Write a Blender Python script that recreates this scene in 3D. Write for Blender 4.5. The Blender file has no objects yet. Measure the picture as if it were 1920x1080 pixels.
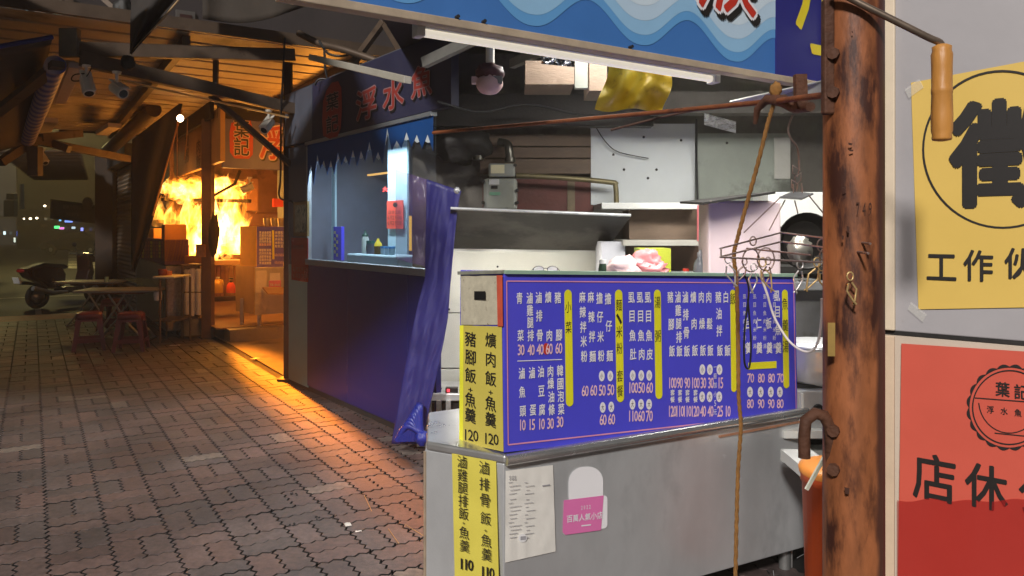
import bpy, math, random
from mathutils import Vector, noise
random.seed(7)
R = math.radians
V = Vector
SC = bpy.context.scene
COL = SC.collection

# ---------------------------------------------------------------- camera, world, sun, exposure
F, CX, HY, H = 1400.0, 960.0, 430.0, 1.45
cam = bpy.data.cameras.new('camera'); cam_o = bpy.data.objects.new('camera', cam); COL.objects.link(cam_o)
cam.sensor_width = 36; cam.lens = 36 * F / 1920; cam.shift_y = -(540 - HY) / 1920
cam.clip_start = 0.05; cam.clip_end = 1500
cam_o.location = (0, 0, H); cam_o.rotation_euler = (R(90), 0, 0)
SC.camera = cam_o
SUN_EL = 33.0; SUN_DX, SUN_DY = 0.36, 0.933
w = bpy.data.worlds.new('World'); SC.world = w; w.use_nodes = True
nt = w.node_tree; nt.nodes.clear()
sky = nt.nodes.new('ShaderNodeTexSky'); sky.sky_type = 'NISHITA'; sky.sun_disc = False
sky.sun_elevation = R(SUN_EL); sky.sun_rotation = R(180 + 15)
bg = nt.nodes.new('ShaderNodeBackground'); bg.inputs[1].default_value = 0.008
wo = nt.nodes.new('ShaderNodeOutputWorld')
nt.links.new(sky.outputs[0], bg.inputs[0]); nt.links.new(bg.outputs[0], wo.inputs[0])
sl = bpy.data.lights.new('sun', 'SUN'); sl.energy = 3.6; sl.angle = R(6); sl.color = (1, .96, .92)
so = bpy.data.objects.new('sun', sl); COL.objects.link(so); so.location = (-3, -8, 9)
c_ = math.cos(R(SUN_EL))
so.rotation_euler = V((SUN_DX * c_, SUN_DY * c_, -math.sin(R(SUN_EL)))).to_track_quat('-Z', 'Y').to_euler()
SC.view_settings.view_transform = 'Standard'; SC.view_settings.look = 'None'
SC.view_settings.exposure = 0; SC.view_settings.gamma = 1
SC.cycles.max_bounces = 6; SC.cycles.diffuse_bounces = 3; SC.cycles.glossy_bounces = 3
SC.cycles.transparent_max_bounces = 64; SC.cycles.sample_clamp_indirect = 4

def lamp(name, kind, loc, energy, color, size=.2, size_y=None, rot=None):
    l = bpy.data.lights.new(name, kind); l.energy = energy; l.color = color
    if kind == 'AREA':
        l.size = size
        if size_y: l.shape = 'RECTANGLE'; l.size_y = size_y
    else: l.shadow_soft_size = size
    if kind == 'SPOT': l.spot_size = R(size_y); l.spot_blend = 1.0
    o = bpy.data.objects.new(name, l); COL.objects.link(o); o.location = loc
    if rot: o.rotation_euler = rot
    return o

# ---------------------------------------------------------------- helpers
def P(u, v, d): return V(((u - CX) / F * d, d, H - (v - HY) / F * d))
def G(u, v, z=0): 
    d = (H - z) * F / (v - HY); return P(u, v, d)
PA = V((-.5407, .8412, 0)); PB = V((.8412, .5407, 0)); UP = V((0, 0, 1))
def PQ(p, q, z=0): return PB * p + PA * q + UP * z

class VPlane:
    """a vertical plane through two plan points"""
    def __init__(s, a, b):
        s.a = V((a[0], a[1], 0)); h = V((b[0], b[1], 0)) - s.a; s.len = h.length; s.h = h.normalized()
        n = V((s.h.y, -s.h.x, 0)); s.n = n if n.dot(-s.a) > 0 else -n
    def hit(s, u, v, off=0.0):
        r = V(((u - CX) / F, 1, -(v - HY) / F)); o = V((0, 0, H)); a = s.a + s.n * off
        return o + r * ((a - o).dot(s.n) / r.dot(s.n))
    def at(s, t, z, off=0.0): return s.a + s.h * t + UP * z + s.n * off

class MB:
    def __init__(s): s.v = []; s.f = []; s.m = []; s.sm = []
    def add(s, vs, fs, m=0, sm=False):
        b = len(s.v); s.v += [V(x) for x in vs]
        for f in fs: s.f.append(tuple(b + i for i in f)); s.m.append(m); s.sm.append(sm)
    def poly(s, pts, m=0): s.add(pts, [tuple(range(len(pts)))], m)
    def obox(s, o, a, b, c, m=0):
        o, a, b, c = V(o), V(a), V(b), V(c)
        s.add([o, o+a, o+a+b, o+b, o+c, o+a+c, o+a+b+c, o+b+c],
              [(0,3,2,1), (4,5,6,7), (0,1,5,4), (1,2,6,5), (2,3,7,6), (3,0,4,7)], m)
    def box(s, c, sx, sy, sz, m=0, yaw=0):
        h = V((math.cos(yaw), math.sin(yaw), 0)); d = V((-h.y, h.x, 0)); c = V(c)
        s.obox(c - h*sx/2 - d*sy/2 - UP*sz/2, h*sx, d*sy, UP*sz, m)
    def fbox(s, u0, v0, u1, v1, d, th, m=0, h=V((1,0,0)), back=V((0,1,0))):
        """box whose front face fills a pixel rectangle at depth d"""
        a = P(u0, v1, d); hl = (u1-u0)/F*d / h.x
        s.obox(a, h*hl, back*th, UP*((v1-v0)/F*d), m)
    def prism(s, pts, vec, m=0):
        n = len(pts); vec = V(vec); pts = [V(p) for p in pts]
        s.add(pts + [p+vec for p in pts], [tuple(range(n))[::-1], tuple(range(n, 2*n))] + [(i, (i+1) % n, n+(i+1) % n, n+i) for i in range(n)], m)
    def bar(s, a, b, w, h, m=0, up=UP):
        a, b = V(a), V(b); d = b - a; x = d.cross(up)
        if x.length < 1e-5: x = d.cross(V((0,1,0)))
        x = x.normalized()*w; y = x.cross(d).normalized()*h
        s.obox(a - x/2 - y/2, d, x, y, m)
    def tube(s, pts, r, n=8, m=0, closed=False):
        pts = [V(p) for p in pts]; k = len(pts); rs = r if isinstance(r, (list, tuple)) else [r]*k
        vs = []; fs = []; ref = None
        for i, p in enumerate(pts):
            if closed: t = pts[(i+1) % k] - pts[i-1]
            else: t = pts[min(i+1, k-1)] - pts[max(i-1, 0)]
            t.normalize()
            if ref is None: ref = V((0,0,1)) if abs(t.z) < .9 else V((1,0,0))
            x = ref - t*ref.dot(t)
            if x.length < 1e-4: x = t.orthogonal()
            x.normalize(); y = t.cross(x); ref = x
            for j in range(n):
                a = 2*math.pi*j/n; vs.append(p + (x*math.cos(a) + y*math.sin(a))*rs[i])
        for i in range(k if closed else k-1):
            for j in range(n):
                i2 = (i+1) % k
                fs.append((i*n+j, i*n+(j+1) % n, i2*n+(j+1) % n, i2*n+j))
        s.add(vs, fs, m, True)
        if not closed: 
            s.poly([vs[j] for j in range(n)][::-1], m); s.poly(vs[-n:], m)
    def lathe(s, prof, o, n=20, m=0, ax=UP, cap=True):
        """prof: (r, t) along axis ax from o"""
        o = V(o); ax = V(ax).normalized(); x = ax.orthogonal().normalized(); y = ax.cross(x)
        vs = []; fs = []
        for r, t in prof:
            for j in range(n):
                a = 2*math.pi*j/n; vs.append(o + ax*t + (x*math.cos(a)+y*math.sin(a))*max(r, 1e-4))
        for i in range(len(prof)-1):
            for j in range(n): fs.append((i*n+j, i*n+(j+1) % n, (i+1)*n+(j+1) % n, (i+1)*n+j))
        s.add(vs, fs, m, True)
        if cap: s.poly(vs[:n][::-1], m); s.poly(vs[-n:], m)
    def grid(s, fn, nu, nv, m=0, sm=True):
        vs = [fn(i/nu, j/nv) for j in range(nv+1) for i in range(nu+1)]
        s.add(vs, [(j*(nu+1)+i, j*(nu+1)+i+1, (j+1)*(nu+1)+i+1, (j+1)*(nu+1)+i) for j in range(nv) for i in range(nu)], m, sm)
    def blob(s, c, rx, ry, rz, m=0, amp=.15, fr=2.0, nu=20, nv=12, seed=0.):
        c = V(c); vs = []; fs = []
        for j in range(nv+1):
            th = math.pi*j/nv
            for i in range(nu):
                ph = 2*math.pi*i/nu; d = V((math.sin(th)*math.cos(ph), math.sin(th)*math.sin(ph), math.cos(th)))
                k = 1 + amp*noise.noise(d*fr + V((seed, seed*1.7, 0))); vs.append(c + V((d.x*rx, d.y*ry, d.z*rz))*k)
        for j in range(nv):
            for i in range(nu): fs.append((j*nu+i, j*nu+(i+1) % nu, (j+1)*nu+(i+1) % nu, (j+1)*nu+i))
        s.add(vs, fs, m, True)

WLOC = {}
def build(mb, name, mats, parent=None, bevel=0, solid=0, sub=0):
    """link the collected shape as ONE mesh object; a top-level one gets its origin at the middle of its base"""
    mats = mats if isinstance(mats, (list, tuple)) else [mats]
    if parent is None:
        xs = [v.x for v in mb.v]; ys = [v.y for v in mb.v]; zs = [v.z for v in mb.v]
        off = V(((min(xs)+max(xs))/2, (min(ys)+max(ys))/2, min(zs)))
    else: off = WLOC[parent.name]
    me = bpy.data.meshes.new(name)
    me.from_pydata([v - off for v in mb.v], [], mb.f)
    for x in mats: me.materials.append(x)
    me.polygons.foreach_set('material_index', mb.m); me.polygons.foreach_set('use_smooth', mb.sm)
    me.update()
    o = bpy.data.objects.new(name, me); COL.objects.link(o)
    if parent is None: o.location = off
    else: o.parent = parent
    WLOC[o.name] = off
    if solid: md = o.modifiers.new('solid', 'SOLIDIFY'); md.thickness = solid; md.offset = 0
    if bevel: md = o.modifiers.new('bevel', 'BEVEL'); md.width = bevel; md.segments = 2; md.limit_method = 'ANGLE'; md.angle_limit = R(40)
    if sub: md = o.modifiers.new('sub', 'SUBSURF'); md.levels = sub; md.render_levels = sub
    return o
def tag(o, label=None, cat=None, group=None, kind=None):
    if label: o['label'] = label
    if cat: o['category'] = cat
    if group: o['group'] = group
    if kind: o['kind'] = kind
    return o
def thing(name, label, cat, loc=(0,0,0), group=None):
    o = bpy.data.objects.new(name, None); COL.objects.link(o); o.location = loc; o.empty_display_size = .1
    WLOC[o.name] = V(loc); return tag(o, label, cat, group)
def dup(root, loc, rz=0, label=None, group=None):
    c = root.copy(); COL.objects.link(c); c.location = loc; c.rotation_euler.z = rz; WLOC[c.name] = V(loc)
    if label: c['label'] = label
    if group: c['group'] = group
    for ch in list(root.children):
        k = ch.copy(); COL.objects.link(k); k.parent = c
        for g in ch.children:
            x = g.copy(); COL.objects.link(x); x.parent = k
    return c

def C(r, g, b):
    f = lambda x: (x/255/12.92) if x/255 <= .04045 else ((x/255+.055)/1.055)**2.4
    return (f(r), f(g), f(b))
_m = {}
def mat(name, col, rough=.5, metal=0., var=.12, vs=6., bump=0., bs=60., stain=None, emit=None, stretch=None, spec=.5):
    """procedural principled material: noise-varied colour, optional second-colour stains (colour, scale, threshold), bump, emission (colour, strength)"""
    m = bpy.data.materials.new(name); m.use_nodes = True; t = m.node_tree; N = t.nodes; L = t.links
    b = N['Principled BSDF']; b.inputs['Roughness'].default_value = rough; b.inputs['Metallic'].default_value = metal
    b.inputs['Specular IOR Level'].default_value = spec
    tc = N.new('ShaderNodeTexCoord'); mp = N.new('ShaderNodeMapping'); L.new(tc.outputs['Object'], mp.inputs[0])
    if stretch: mp.inputs['Scale'].default_value = stretch
    nz = N.new('ShaderNodeTexNoise'); nz.inputs['Scale'].default_value = vs; nz.inputs['Detail'].default_value = 6; nz.inputs['Roughness'].default_value = .62
    L.new(mp.outputs[0], nz.inputs['Vector'])
    r = N.new('ShaderNodeValToRGB'); r.color_ramp.elements[0].position = .3; r.color_ramp.elements[1].position = .7
    r.color_ramp.elements[0].color = tuple(min(1, x*(1-var)) for x in col) + (1,); r.color_ramp.elements[1].color = tuple(min(1, x*(1+var)) for x in col) + (1,)
    L.new(nz.outputs[0], r.inputs[0]); out = r.outputs[0]
    if stain:
        sc, ss, th = stain
        n2 = N.new('ShaderNodeTexNoise'); n2.inputs['Scale'].default_value = ss; n2.inputs['Detail'].default_value = 8; n2.inputs['Roughness'].default_value = .65
        L.new(mp.outputs[0], n2.inputs['Vector'])
        r2 = N.new('ShaderNodeValToRGB'); r2.color_ramp.elements[0].position = th; r2.color_ramp.elements[1].position = th+.12
        L.new(n2.outputs[0], r2.inputs[0])
        mx = N.new('ShaderNodeMix'); mx.data_type = 'RGBA'; L.new(r2.outputs[0], mx.inputs[0]); L.new(out, mx.inputs[6]); mx.inputs[7].default_value = tuple(sc)+(1,)
        out = mx.outputs[2]
    L.new(out, b.inputs['Base Color'])
    rr = N.new('ShaderNodeMapRange'); rr.inputs[3].default_value = max(.02, rough-.08); rr.inputs[4].default_value = min(1, rough+.1)
    L.new(nz.outputs[0], rr.inputs[0]); L.new(rr.outputs[0], b.inputs['Roughness'])
    if bump:
        n3 = N.new('ShaderNodeTexNoise'); n3.inputs['Scale'].default_value = bs; n3.inputs['Detail'].default_value = 4; L.new(mp.outputs[0], n3.inputs['Vector'])
        bp = N.new('ShaderNodeBump'); bp.inputs['Strength'].default_value = bump; bp.inputs['Distance'].default_value = .01
        L.new(n3.outputs[0], bp.inputs['Height']); L.new(bp.outputs[0], b.inputs['Normal'])
    if emit:
        b.inputs['Emission Color'].default_value = tuple(emit[0])+(1,); b.inputs['Emission Strength'].default_value = emit[1]
    return m
def clear_mat(name, tint, alpha, rough=.1):
    """thin see-through plastic or glass"""
    m = bpy.data.materials.new(name); m.use_nodes = True; t = m.node_tree; N = t.nodes; L = t.links
    b = N['Principled BSDF']; b.inputs['Base Color'].default_value = tuple(tint)+(1,); b.inputs['Roughness'].default_value = rough
    tr = N.new('ShaderNodeBsdfTransparent'); mx = N.new('ShaderNodeMixShader'); mx.inputs[0].default_value = alpha
    L.new(tr.outputs[0], mx.inputs[1]); L.new(b.outputs[0], mx.inputs[2]); L.new(mx.outputs[0], N['Material Output'].inputs[0])
    return m

# ---------------------------------------------------------------- lettering
TEXT = ('青菜滷雞腿排骨爌肉豬腳魚頭蛋油豆腐燥條韓國泡小麻辣拌米粉麵擔仔、套餐虱目肚皮湯粥飯鬆白台仁板羹一般加元香'
        '0123456789+浮水葉記焿徵工作伙伴店休公告日月起至號百萬人氣虱電話營業時間大特SG現炒ABCDEFR國民平價火鍋牛串燒生鮮果汁咖啡旅')
_g = {}
def _glyphs():
    tmp = []
    for ch in sorted(set(TEXT)):
        for wgt, off in ((0, 0.0),):
            c = bpy.data.curves.new('g', 'FONT'); c.body = ch; c.resolution_u = 2; c.offset = off
            o = bpy.data.objects.new('g', c); COL.objects.link(o); tmp.append((ch, wgt, o, c))
    bpy.context.view_layer.update(); dg = bpy.context.evaluated_depsgraph_get()
    box = {}
    for ch, wgt, o, c in tmp:
        me = bpy.data.meshes.new_from_object(o.evaluated_get(dg))
        vs = [(v.co.x, v.co.y) for v in me.vertices]; fs = [tuple(p.vertices) for p in me.polygons]
        if wgt == 0 and vs: box[ch] = (min(x for x, y in vs), max(x for x, y in vs), min(y for x, y in vs), max(y for x, y in vs))
        _g[ch, wgt] = (vs, fs); bpy.data.meshes.remove(me)
    for ch, wgt, o, c in tmp: bpy.data.objects.remove(o); bpy.data.curves.remove(c)
    for (ch, wgt), (vs, fs) in list(_g.items()):
        if ch not in box: continue
        x0, x1, y0, y1 = box[ch]; sx, sy = x1-x0, y1-y0
        if ord(ch) < 256: k = kx = 1/max(sy, .3)
        else: k = kx = 1/max(sx, sy)
        if ch == '+': k = kx = .55/sx
        _g[ch, wgt] = ([((x-(x0+x1)/2)*kx, (y-(y0+y1)/2)*k) for x, y in vs], fs)
_glyphs()
def ink(mb, c, rx, uy, ch, m=0, wgt=0):
    """one character centred at c; rx, uy = its width and height vectors; weights 1 to 3 thicken every stroke"""
    if wgt >= 1:
        n = rx.cross(uy).normalized(); n = n if n.dot(V((0,0,H)) - c) > 0 else -n; r_ = (.016, .055, .032)[wgt-1]; k_ = (5, 10, 10)[wgt-1]
        for i in range(k_):
            a = 2*math.pi*i/k_; ink(mb, c + (rx*math.cos(a)*r_*uy.length/max(rx.length,.001) + uy*math.sin(a)*r_) + n*(.00008*i), rx, uy, ch, m, 0)
        return
    vs, fs = _g[ch, wgt]
    mb.add([c + rx*x + uy*y for x, y in vs], fs, m)
def pink(mb, pl, u, v, ch, pw, ph, m=0, wgt=0, off=.002):
    """character on plane pl, placed and sized as read off the photograph's sign"""
    c = pl.hit(u, v, off); wd = abs((pl.hit(u+pw/2, v, off) - pl.hit(u-pw/2, v, off)).dot(pl.h)); ht = (pl.hit(u, v-ph/2, off) - pl.hit(u, v+ph/2, off)).length
    h = pl.h if pl.h.x > 0 else -pl.h
    ink(mb, c, h*wd, UP*ht, ch, m, wgt)
def pshape(mb, pl, pts, m=0, off=.002): mb.poly([pl.hit(u, v, off) for u, v in pts], m)
def pline(mb, pl, u0, v0, u1, v1, wpx, m=0, off=.002):
    a, b = pl.hit(u0, v0, off), pl.hit(u1, v1, off); d = (b-a).normalized(); s = d.cross(pl.n).normalized() * wpx/F*a.y/2
    mb.poly([a-s, b-s, b+s, a+s], m)
def ring(pl, u, v, ru, rv, n=40, off=.002): return [pl.hit(u+ru*math.cos(2*math.pi*i/n), v+rv*math.sin(2*math.pi*i/n), off) for i in range(n)]
# ---------------------------------------------------------------- materials shared by several things
STEEL = mat('stainless steel', (.64,.65,.655), .30, .5, .20, 1.6, .05, 160, stretch=(1,1,.55), stain=((.46,.47,.475), 1.9, .50))
STEELD = mat('dull grey steel', (.34,.34,.33), .45, .7, .2, 4, .08, 40, stain=((.16,.14,.12), 3, .58))
WHITE = mat('white painted sheet', C(214,214,208), .45, 0, .06, 5, .03, 30, stain=(C(150,145,132), 6, .66))
CREAM = mat('cream painted strip', C(226,208,182), .5, 0, .08, 5, .05, 50, stain=(C(160,120,90), 7, .70))
RUST = mat('rusted steel', C(128,70,34), .75, .1, .3, 14, .4, 60, stain=(C(58,30,20), 9, .55))
DARK = mat('sooty dark metal', C(46,44,42), .6, .2, .3, 6, .2, 40)
DARKP = mat('black plastic', C(24,24,25), .4, 0, .2, 10)
BROWN = mat('brown boards', C(104,86,70), .65, 0, .2, 5, .2, 50, stretch=(1,1,5), stain=(C(58,48,42), 5, .62))
NAVY = mat('navy vinyl', C(25,28,96), .42, 0, .10, 4, .03, 20)
WOODB = mat('brown iron', C(62,44,34), .6, .2, .2, 8, .2, 50)
REDINK = mat('red ink', C(196,52,36), .5, 0, .08)
BLACKINK = mat('black ink', C(34,30,28), .55, 0, .1)
WHITEINK = mat('white ink', C(236,232,236), .5, 0, .04)
PINKINK = mat('pale pink ink', C(238,196,206), .5, 0, .04)
YELLOWINK = mat('bright yellow ink', C(232,224,40), .5, 0, .05)
CONC = mat('concrete', C(112,104,94), .85, 0, .2, 3, .4, 80, stain=(C(70,62,54), 2, .6))

# ---------------------------------------------------------------- ground, pavement, kerb, road
asph = mat('asphalt', C(44,42,33), .8, 0, .25, .6, .3, 50, stain=(C(40,40,38), .35, .55))
g = MB(); g.obox((-300,-60,-.42), (600,0,0), (0,700,0), (0,0,.3)); tag(build(g, 'ground', asph), kind='structure')
paver = bpy.data.materials.new('clay paver'); paver.use_nodes = True
t = paver.node_tree; N = t.nodes; L = t.links; b = N['Principled BSDF']
at = N.new('ShaderNodeAttribute'); at.attribute_name = 'tone'
tc = N.new('ShaderNodeTexCoord')
n1 = N.new('ShaderNodeTexNoise'); n1.inputs['Scale'].default_value = 38; n1.inputs['Detail'].default_value = 8; n1.inputs['Roughness'].default_value = .7; L.new(tc.outputs['Object'], n1.inputs['Vector'])
n2 = N.new('ShaderNodeTexNoise'); n2.inputs['Scale'].default_value = 1.6; n2.inputs['Detail'].default_value = 5; L.new(tc.outputs['Object'], n2.inputs['Vector'])
n3 = N.new('ShaderNodeTexNoise'); n3.inputs['Scale'].default_value = 260; n3.inputs['Detail'].default_value = 3; L.new(tc.outputs['Object'], n3.inputs['Vector'])
def mixc(a, bb, f, mode='MIX'):
    x = N.new('ShaderNodeMix'); x.data_type = 'RGBA'; x.blend_type = mode
    if isinstance(f, float): x.inputs[0].default_value = f
    else: L.new(f, x.inputs[0])
    L.new(a, x.inputs[6])
    if isinstance(bb, tuple): x.inputs[7].default_value = bb+(1,)
    else: L.new(bb, x.inputs[7])
    return x.outputs[2]
def ramp(src, p0, c0, p1, c1):
    x = N.new('ShaderNodeValToRGB'); e = x.color_ramp.elements; e[0].position = p0; e[0].color = c0+(1,); e[1].position = p1; e[1].color = c1+(1,); L.new(src, x.inputs[0]); return x.outputs[0]
col = mixc(at.outputs['Color'], ramp(n1.outputs[0], .35, (.55,.55,.55), .7, (1.25,1.22,1.2)), 1.0, 'MULTIPLY')
col = mixc(col, ramp(n2.outputs[0], .38, (.62,.62,.64), .62, (1.12,1.1,1.08)), 1.0, 'MULTIPLY')
col = mixc(col, (.30,.27,.25), ramp(n3.outputs[0], .66, (0,0,0), .72, (.55,.55,.55)))
L.new(col, b.inputs['Base Color'])
rg = N.new('ShaderNodeMapRange'); rg.inputs[3].default_value = .5; rg.inputs[4].default_value = .8; L.new(n1.outputs[0], rg.inputs[0]); L.new(rg.outputs[0], b.inputs['Roughness'])
bp = N.new('ShaderNodeBump'); bp.inputs['Strength'].default_value = .45; bp.inputs['Distance'].default_value = .004; L.new(n1.outputs[0], bp.inputs['Height']); L.new(bp.outputs[0], b.inputs['Normal'])
joint = mat('dark joint sand', C(17,15,14), .95, 0, .3, 30, .3, 200)
g = MB(); tones = []
g.obox(PQ(-9,-6,-.35), PB*17.5, PA*20.2, UP*.336, 1); tones += [(.03,.03,.03)]*8
CELL = .244; gap = .0050; amp = .0095
def wv(x): return amp*math.sin(2*math.pi*x/(CELL/4))
def brick(p0, p1, q0, q1, fine, tone):
    sp = CELL/16 if fine else (p1-p0)
    nP = max(1, round((p1-p0)/sp)); nQ = max(1, round((q1-q0)/(CELL/16 if fine else (q1-q0))))
    per = [(p0+(p1-p0)*i/nP, q0, 0, 1) for i in range(nP)] + [(p1, q0+(q1-q0)*i/nQ, -1, 0) for i in range(nQ)] + \
          [(p1-(p1-p0)*i/nP, q1, 0, -1) for i in range(nP)] + [(p0, q1-(q1-q0)*i/nQ, 1, 0) for i in range(nQ)]
    k = len(per); hz = random.uniform(-.0015, .0015); tx, ty = random.uniform(-.008,.008), random.uniform(-.008,.008)
    pc, qc = (p0+p1)/2, (q0+q1)/2
    outs = []
    for inset, z in ((gap+.0005, -.014), (gap, -.0016), (gap+.0016, 0)):
        rg_ = []
        for (p, q, ip, iq) in per:
            dp = wv(q) if ip else 0; dq = wv(p) if iq else 0
            fp = 1 - 2*inset/(p1-p0); fq = 1 - 2*inset/(q1-q0)
            pp = pc + (p-pc)*fp + dp; qq = qc + (q-qc)*fq + dq
            rg_.append(PQ(pp, qq, z + hz + tx*(p-pc) + ty*(q-qc)))
        outs += rg_
    fs = [(r_*k+i, r_*k+(i+1) % k, (r_+1)*k+(i+1) % k, (r_+1)*k+i) for r_ in range(2) for i in range(k)] + [tuple(range(2*k, 3*k))]
    g.add(outs, fs[:k], 1); nf = len(outs); g.f += [tuple(len(g.v)-nf+i for i in f) for f in fs[k:]]; g.m += [0]*(k+1); g.sm += [False]*(k+1); tones.extend([tone]*(3*k))
for i in range(-15, 12):
    for j in range(2, 58):
        p, q = i*CELL + .06, j*CELL
        if p + CELL > (2.08 if q > 7.0 else 2.75): continue
        fine = q < 8.8 and p > -1.2
        for k in range(2):
            base = random.choice([(.142,.098,.090), (.134,.096,.089), (.122,.093,.088), (.148,.096,.086), (.114,.090,.086)])
            s_ = random.uniform(.76, 1.06); tone = tuple(x*s_ for x in base)
            if random.random() < .035: tone = (.20,.165,.14)
            if (i+j) % 2: brick(p, p+CELL, q+k*CELL/2, q+(k+1)*CELL/2, fine, tone)
            else: brick(p+k*CELL/2, p+(k+1)*CELL/2, q, q+CELL, fine, tone)
o = build(g, 'pavement', [paver, joint]); tag(o, kind='structure')
ca = o.data.color_attributes.new('tone', 'FLOAT_COLOR', 'POINT')
ca.data.foreach_set('color', [x for t_ in tones for x in (*t_, 1)])
g = MB(); g.obox(PQ(2.1, 7.12, -.011), PB*8, PA*8.9, UP*.014)
tag(build(g, 'concrete_apron', mat('worn concrete', C(120,104,88), .85, 0, .25, 2.5, .4, 90, stain=(C(66,58,50), 1.6, .58))), kind='structure')
redk = mat('red kerb paint', C(150,74,44), .7, 0, .2, 4, .2, 60, stain=(C(96,60,44), 5, .6))
g = MB(); g.obox(PQ(-9, 14.25, -.34), PB*17.5, PA*.95, UP*.325); tag(build(g, 'kerb', redk, bevel=.01), kind='structure')
rp = mat('white road paint', C(196,190,170), .7, 0, .15, 4, .1, 60, stain=(C(110,106,92), 3, .55))
g = MB()
def stripe(p0, q0, p1, q1, wd): 
    a, b2 = PQ(p0, q0, -.116), PQ(p1, q1, -.116); s_ = (b2-a).cross(UP).normalized()*wd/2; g.poly([a-s_, b2-s_, b2+s_, a+s_])
stripe(-3, 15.5, 2.2, 15.5, .12); stripe(.1, 15.5, .1, 17.8, .10); stripe(-3, 20.5, 6, 20.5, .14)
for k in range(11):
    a = G(150, 503 - k*3.0, -.116)
    dd = a.y; g.poly([P(128, HY+(H+.116)*F/(dd), dd), P(178, HY+(H+.116)*F/dd, dd), P(178, HY+(H+.116)*F/(dd*1.025), dd*1.025), P(128, HY+(H+.116)*F/(dd*1.025), dd*1.025)])
tag(build(g, 'road_marking', rp), kind='structure')
# ---------------------------------------------------------------- right stall: structure round the kitchen
CF = VPlane(((945-CX)/F*2.5, 2.5), ((1495-CX)/F*3.15, 3.15))       # front face of counter, menu and fascia
FD = CF.h; BD = -CF.n                                                # along the front, into the stall
YB = 5.4                                                             # back wall of the kitchen
def bw(u, v): return P(u, v, YB)
g = MB(); g.obox((-.72, YB, 0), (3.6,0,0), (0,.12,0), (0,0,2.9)); tag(build(g, 'kitchen_back_wall', mat('sooty wall', C(96,92,85), .75, 0, .25, 3, .2, 40, stain=(C(56,53,49), 1.8, .52))), 'sooty dark back wall of the open kitchen behind the menu counter', 'wall')
g = MB(); g.obox((2.62, 2.9, 0), (.12,0,0), (0,2.5,0), (0,0,2.9)); tag(build(g, 'kitchen_side_wall', DARK), 'dark side wall closing the kitchen behind the rusty pole', 'wall')
g = MB(); g.prism([(-.26,3.12,-.01), (.3,3.3,-.01), (2.6,4.5,-.01), (2.6,5.4,-.01), (-.6,5.4,-.01), (-.5,4.7,-.01)], (0,0,.04)); tag(build(g, 'kitchen_floor', CONC), kind='structure')
# kitchen roof with joists
kr = thing('kitchen_roof', 'dark sooty roof over the kitchen with grey steel joists', 'roof', (.9,4,2.7))
g = MB(); g.obox((-.78,3.02,2.72), (3.6,1.15,0), (0,2.6,0), (0,0,.04)); build(g, 'roof_sheet', DARK, kr)
for k, (a, b2) in enumerate(((P(795,118,3.7), P(905,66,3.5)), (P(1130,190,4.6), P(1300,110,4.0)), (P(960,120,4.3), P(1060,75,3.8)))):
    g = MB(); g.bar(a, b2, .035, .05); build(g, 'joist', mat('grey joist', C(120,118,112), .5, .3, .2, 8), kr)
g = MB(); g.obox(P(800,236,5.1), (1.55,0,0), (0,.12,0), (0,0,.22)); build(g, 'beam', DARK, kr)
g = MB(); g.obox(P(1225,212,4.8), (1.3,.0,0), (0,.12,0), (0,0,.14)); build(g, 'beam', mat('grey dusty beam', C(74,70,64), .7, .1, .3, 9), kr)
lamp('kitchen_tube_light', 'AREA', (1.1,3.55,2.45), 90, (1,.98,.92), 1.8, .7, (0,0,R(10)))
lamp('hood_light', 'AREA', (-.05,4.95,1.40), 9.0, (1,.95,.82), 1.0, .12)

# ---------------------------------------------------------------- fascia sign above the counter
fz = lambda u: HY + (0-HY) + 0
ft = thing('fascia_sign', 'blue wave fascia sign with red outlined characters over the menu counter', 'sign', CF.at(.6, 2.1))
def fh(u, vup):  # point on the fascia plane: vup px above the lower edge line
    return CF.hit(u, (u-640)*.1722 - vup, .02)
p0 = CF.hit(520, -20.6, .02); p1 = CF.hit(1453, 140, .02); p2 = CF.hit(1640, 172.2, .02)
tilt = (p1.z-p0.z)/((p1-p0).length)
FH = V((p1-p0)).normalized()
g = MB(); g.obox(p0 - CF.n*.03, p1-p0, CF.n*.03, UP*.95)
SKYB = mat('printed mid blue', C(66,118,186), .4, 0, .05, 6); build(g, 'panel', SKYB, ft)
g = MB()
sw = [fh(1201, 0), fh(1376, 0)]; lam = (sw[1]-sw[0]).length; s0 = (sw[0]-p0).length; Lf = (p1-p0).length
for k, (lo, hi) in enumerate(((.024,.15), (.062,.185), (.115,.235), (.17,.30))):
    n = 160; top = []; bot = []
    for i in range(n+1):
        s_ = Lf*i/n; ph = 2*math.pi*(s_-s0)/lam; c = (1-math.cos(ph))/2
        bot.append(p0 + FH*s_ + UP*(lo+(hi-lo)*c**1.15) + CF.n*(.0015+.0006*k)); top.append(p0 + FH*s_ + UP*.94 + CF.n*(.0015+.0006*k))
    g.add(bot+top, [(i, i+1, n+2+i, n+1+i) for i in range(n)], k)
build(g, 'wave_print', [mat('print blue one', C(98,158,212), .4, 0, .04), mat('print blue two', C(146,190,224), .4, 0, .04), mat('print blue three', C(184,208,228), .4, 0, .04), mat('print blue four', C(204,220,232), .4, 0, .04)], ft)
g = MB()
for ch, uu in (('魚', 1205), ('焿', 1362)):
    c = fh(uu, 0) + UP*.365
    if ch == '魚': c = fh(uu, 0) + UP*.42
    for m_, wg, dx, dz, of in ((0, 2, .018, -.02, .007), (1, 2, 0, 0, .009), (2, 1, 0, 0, .011)):
        ink(g, c + FH*dx + UP*dz + CF.n*of, FH*.30, UP*.31, ch, m_, wg)
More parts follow.
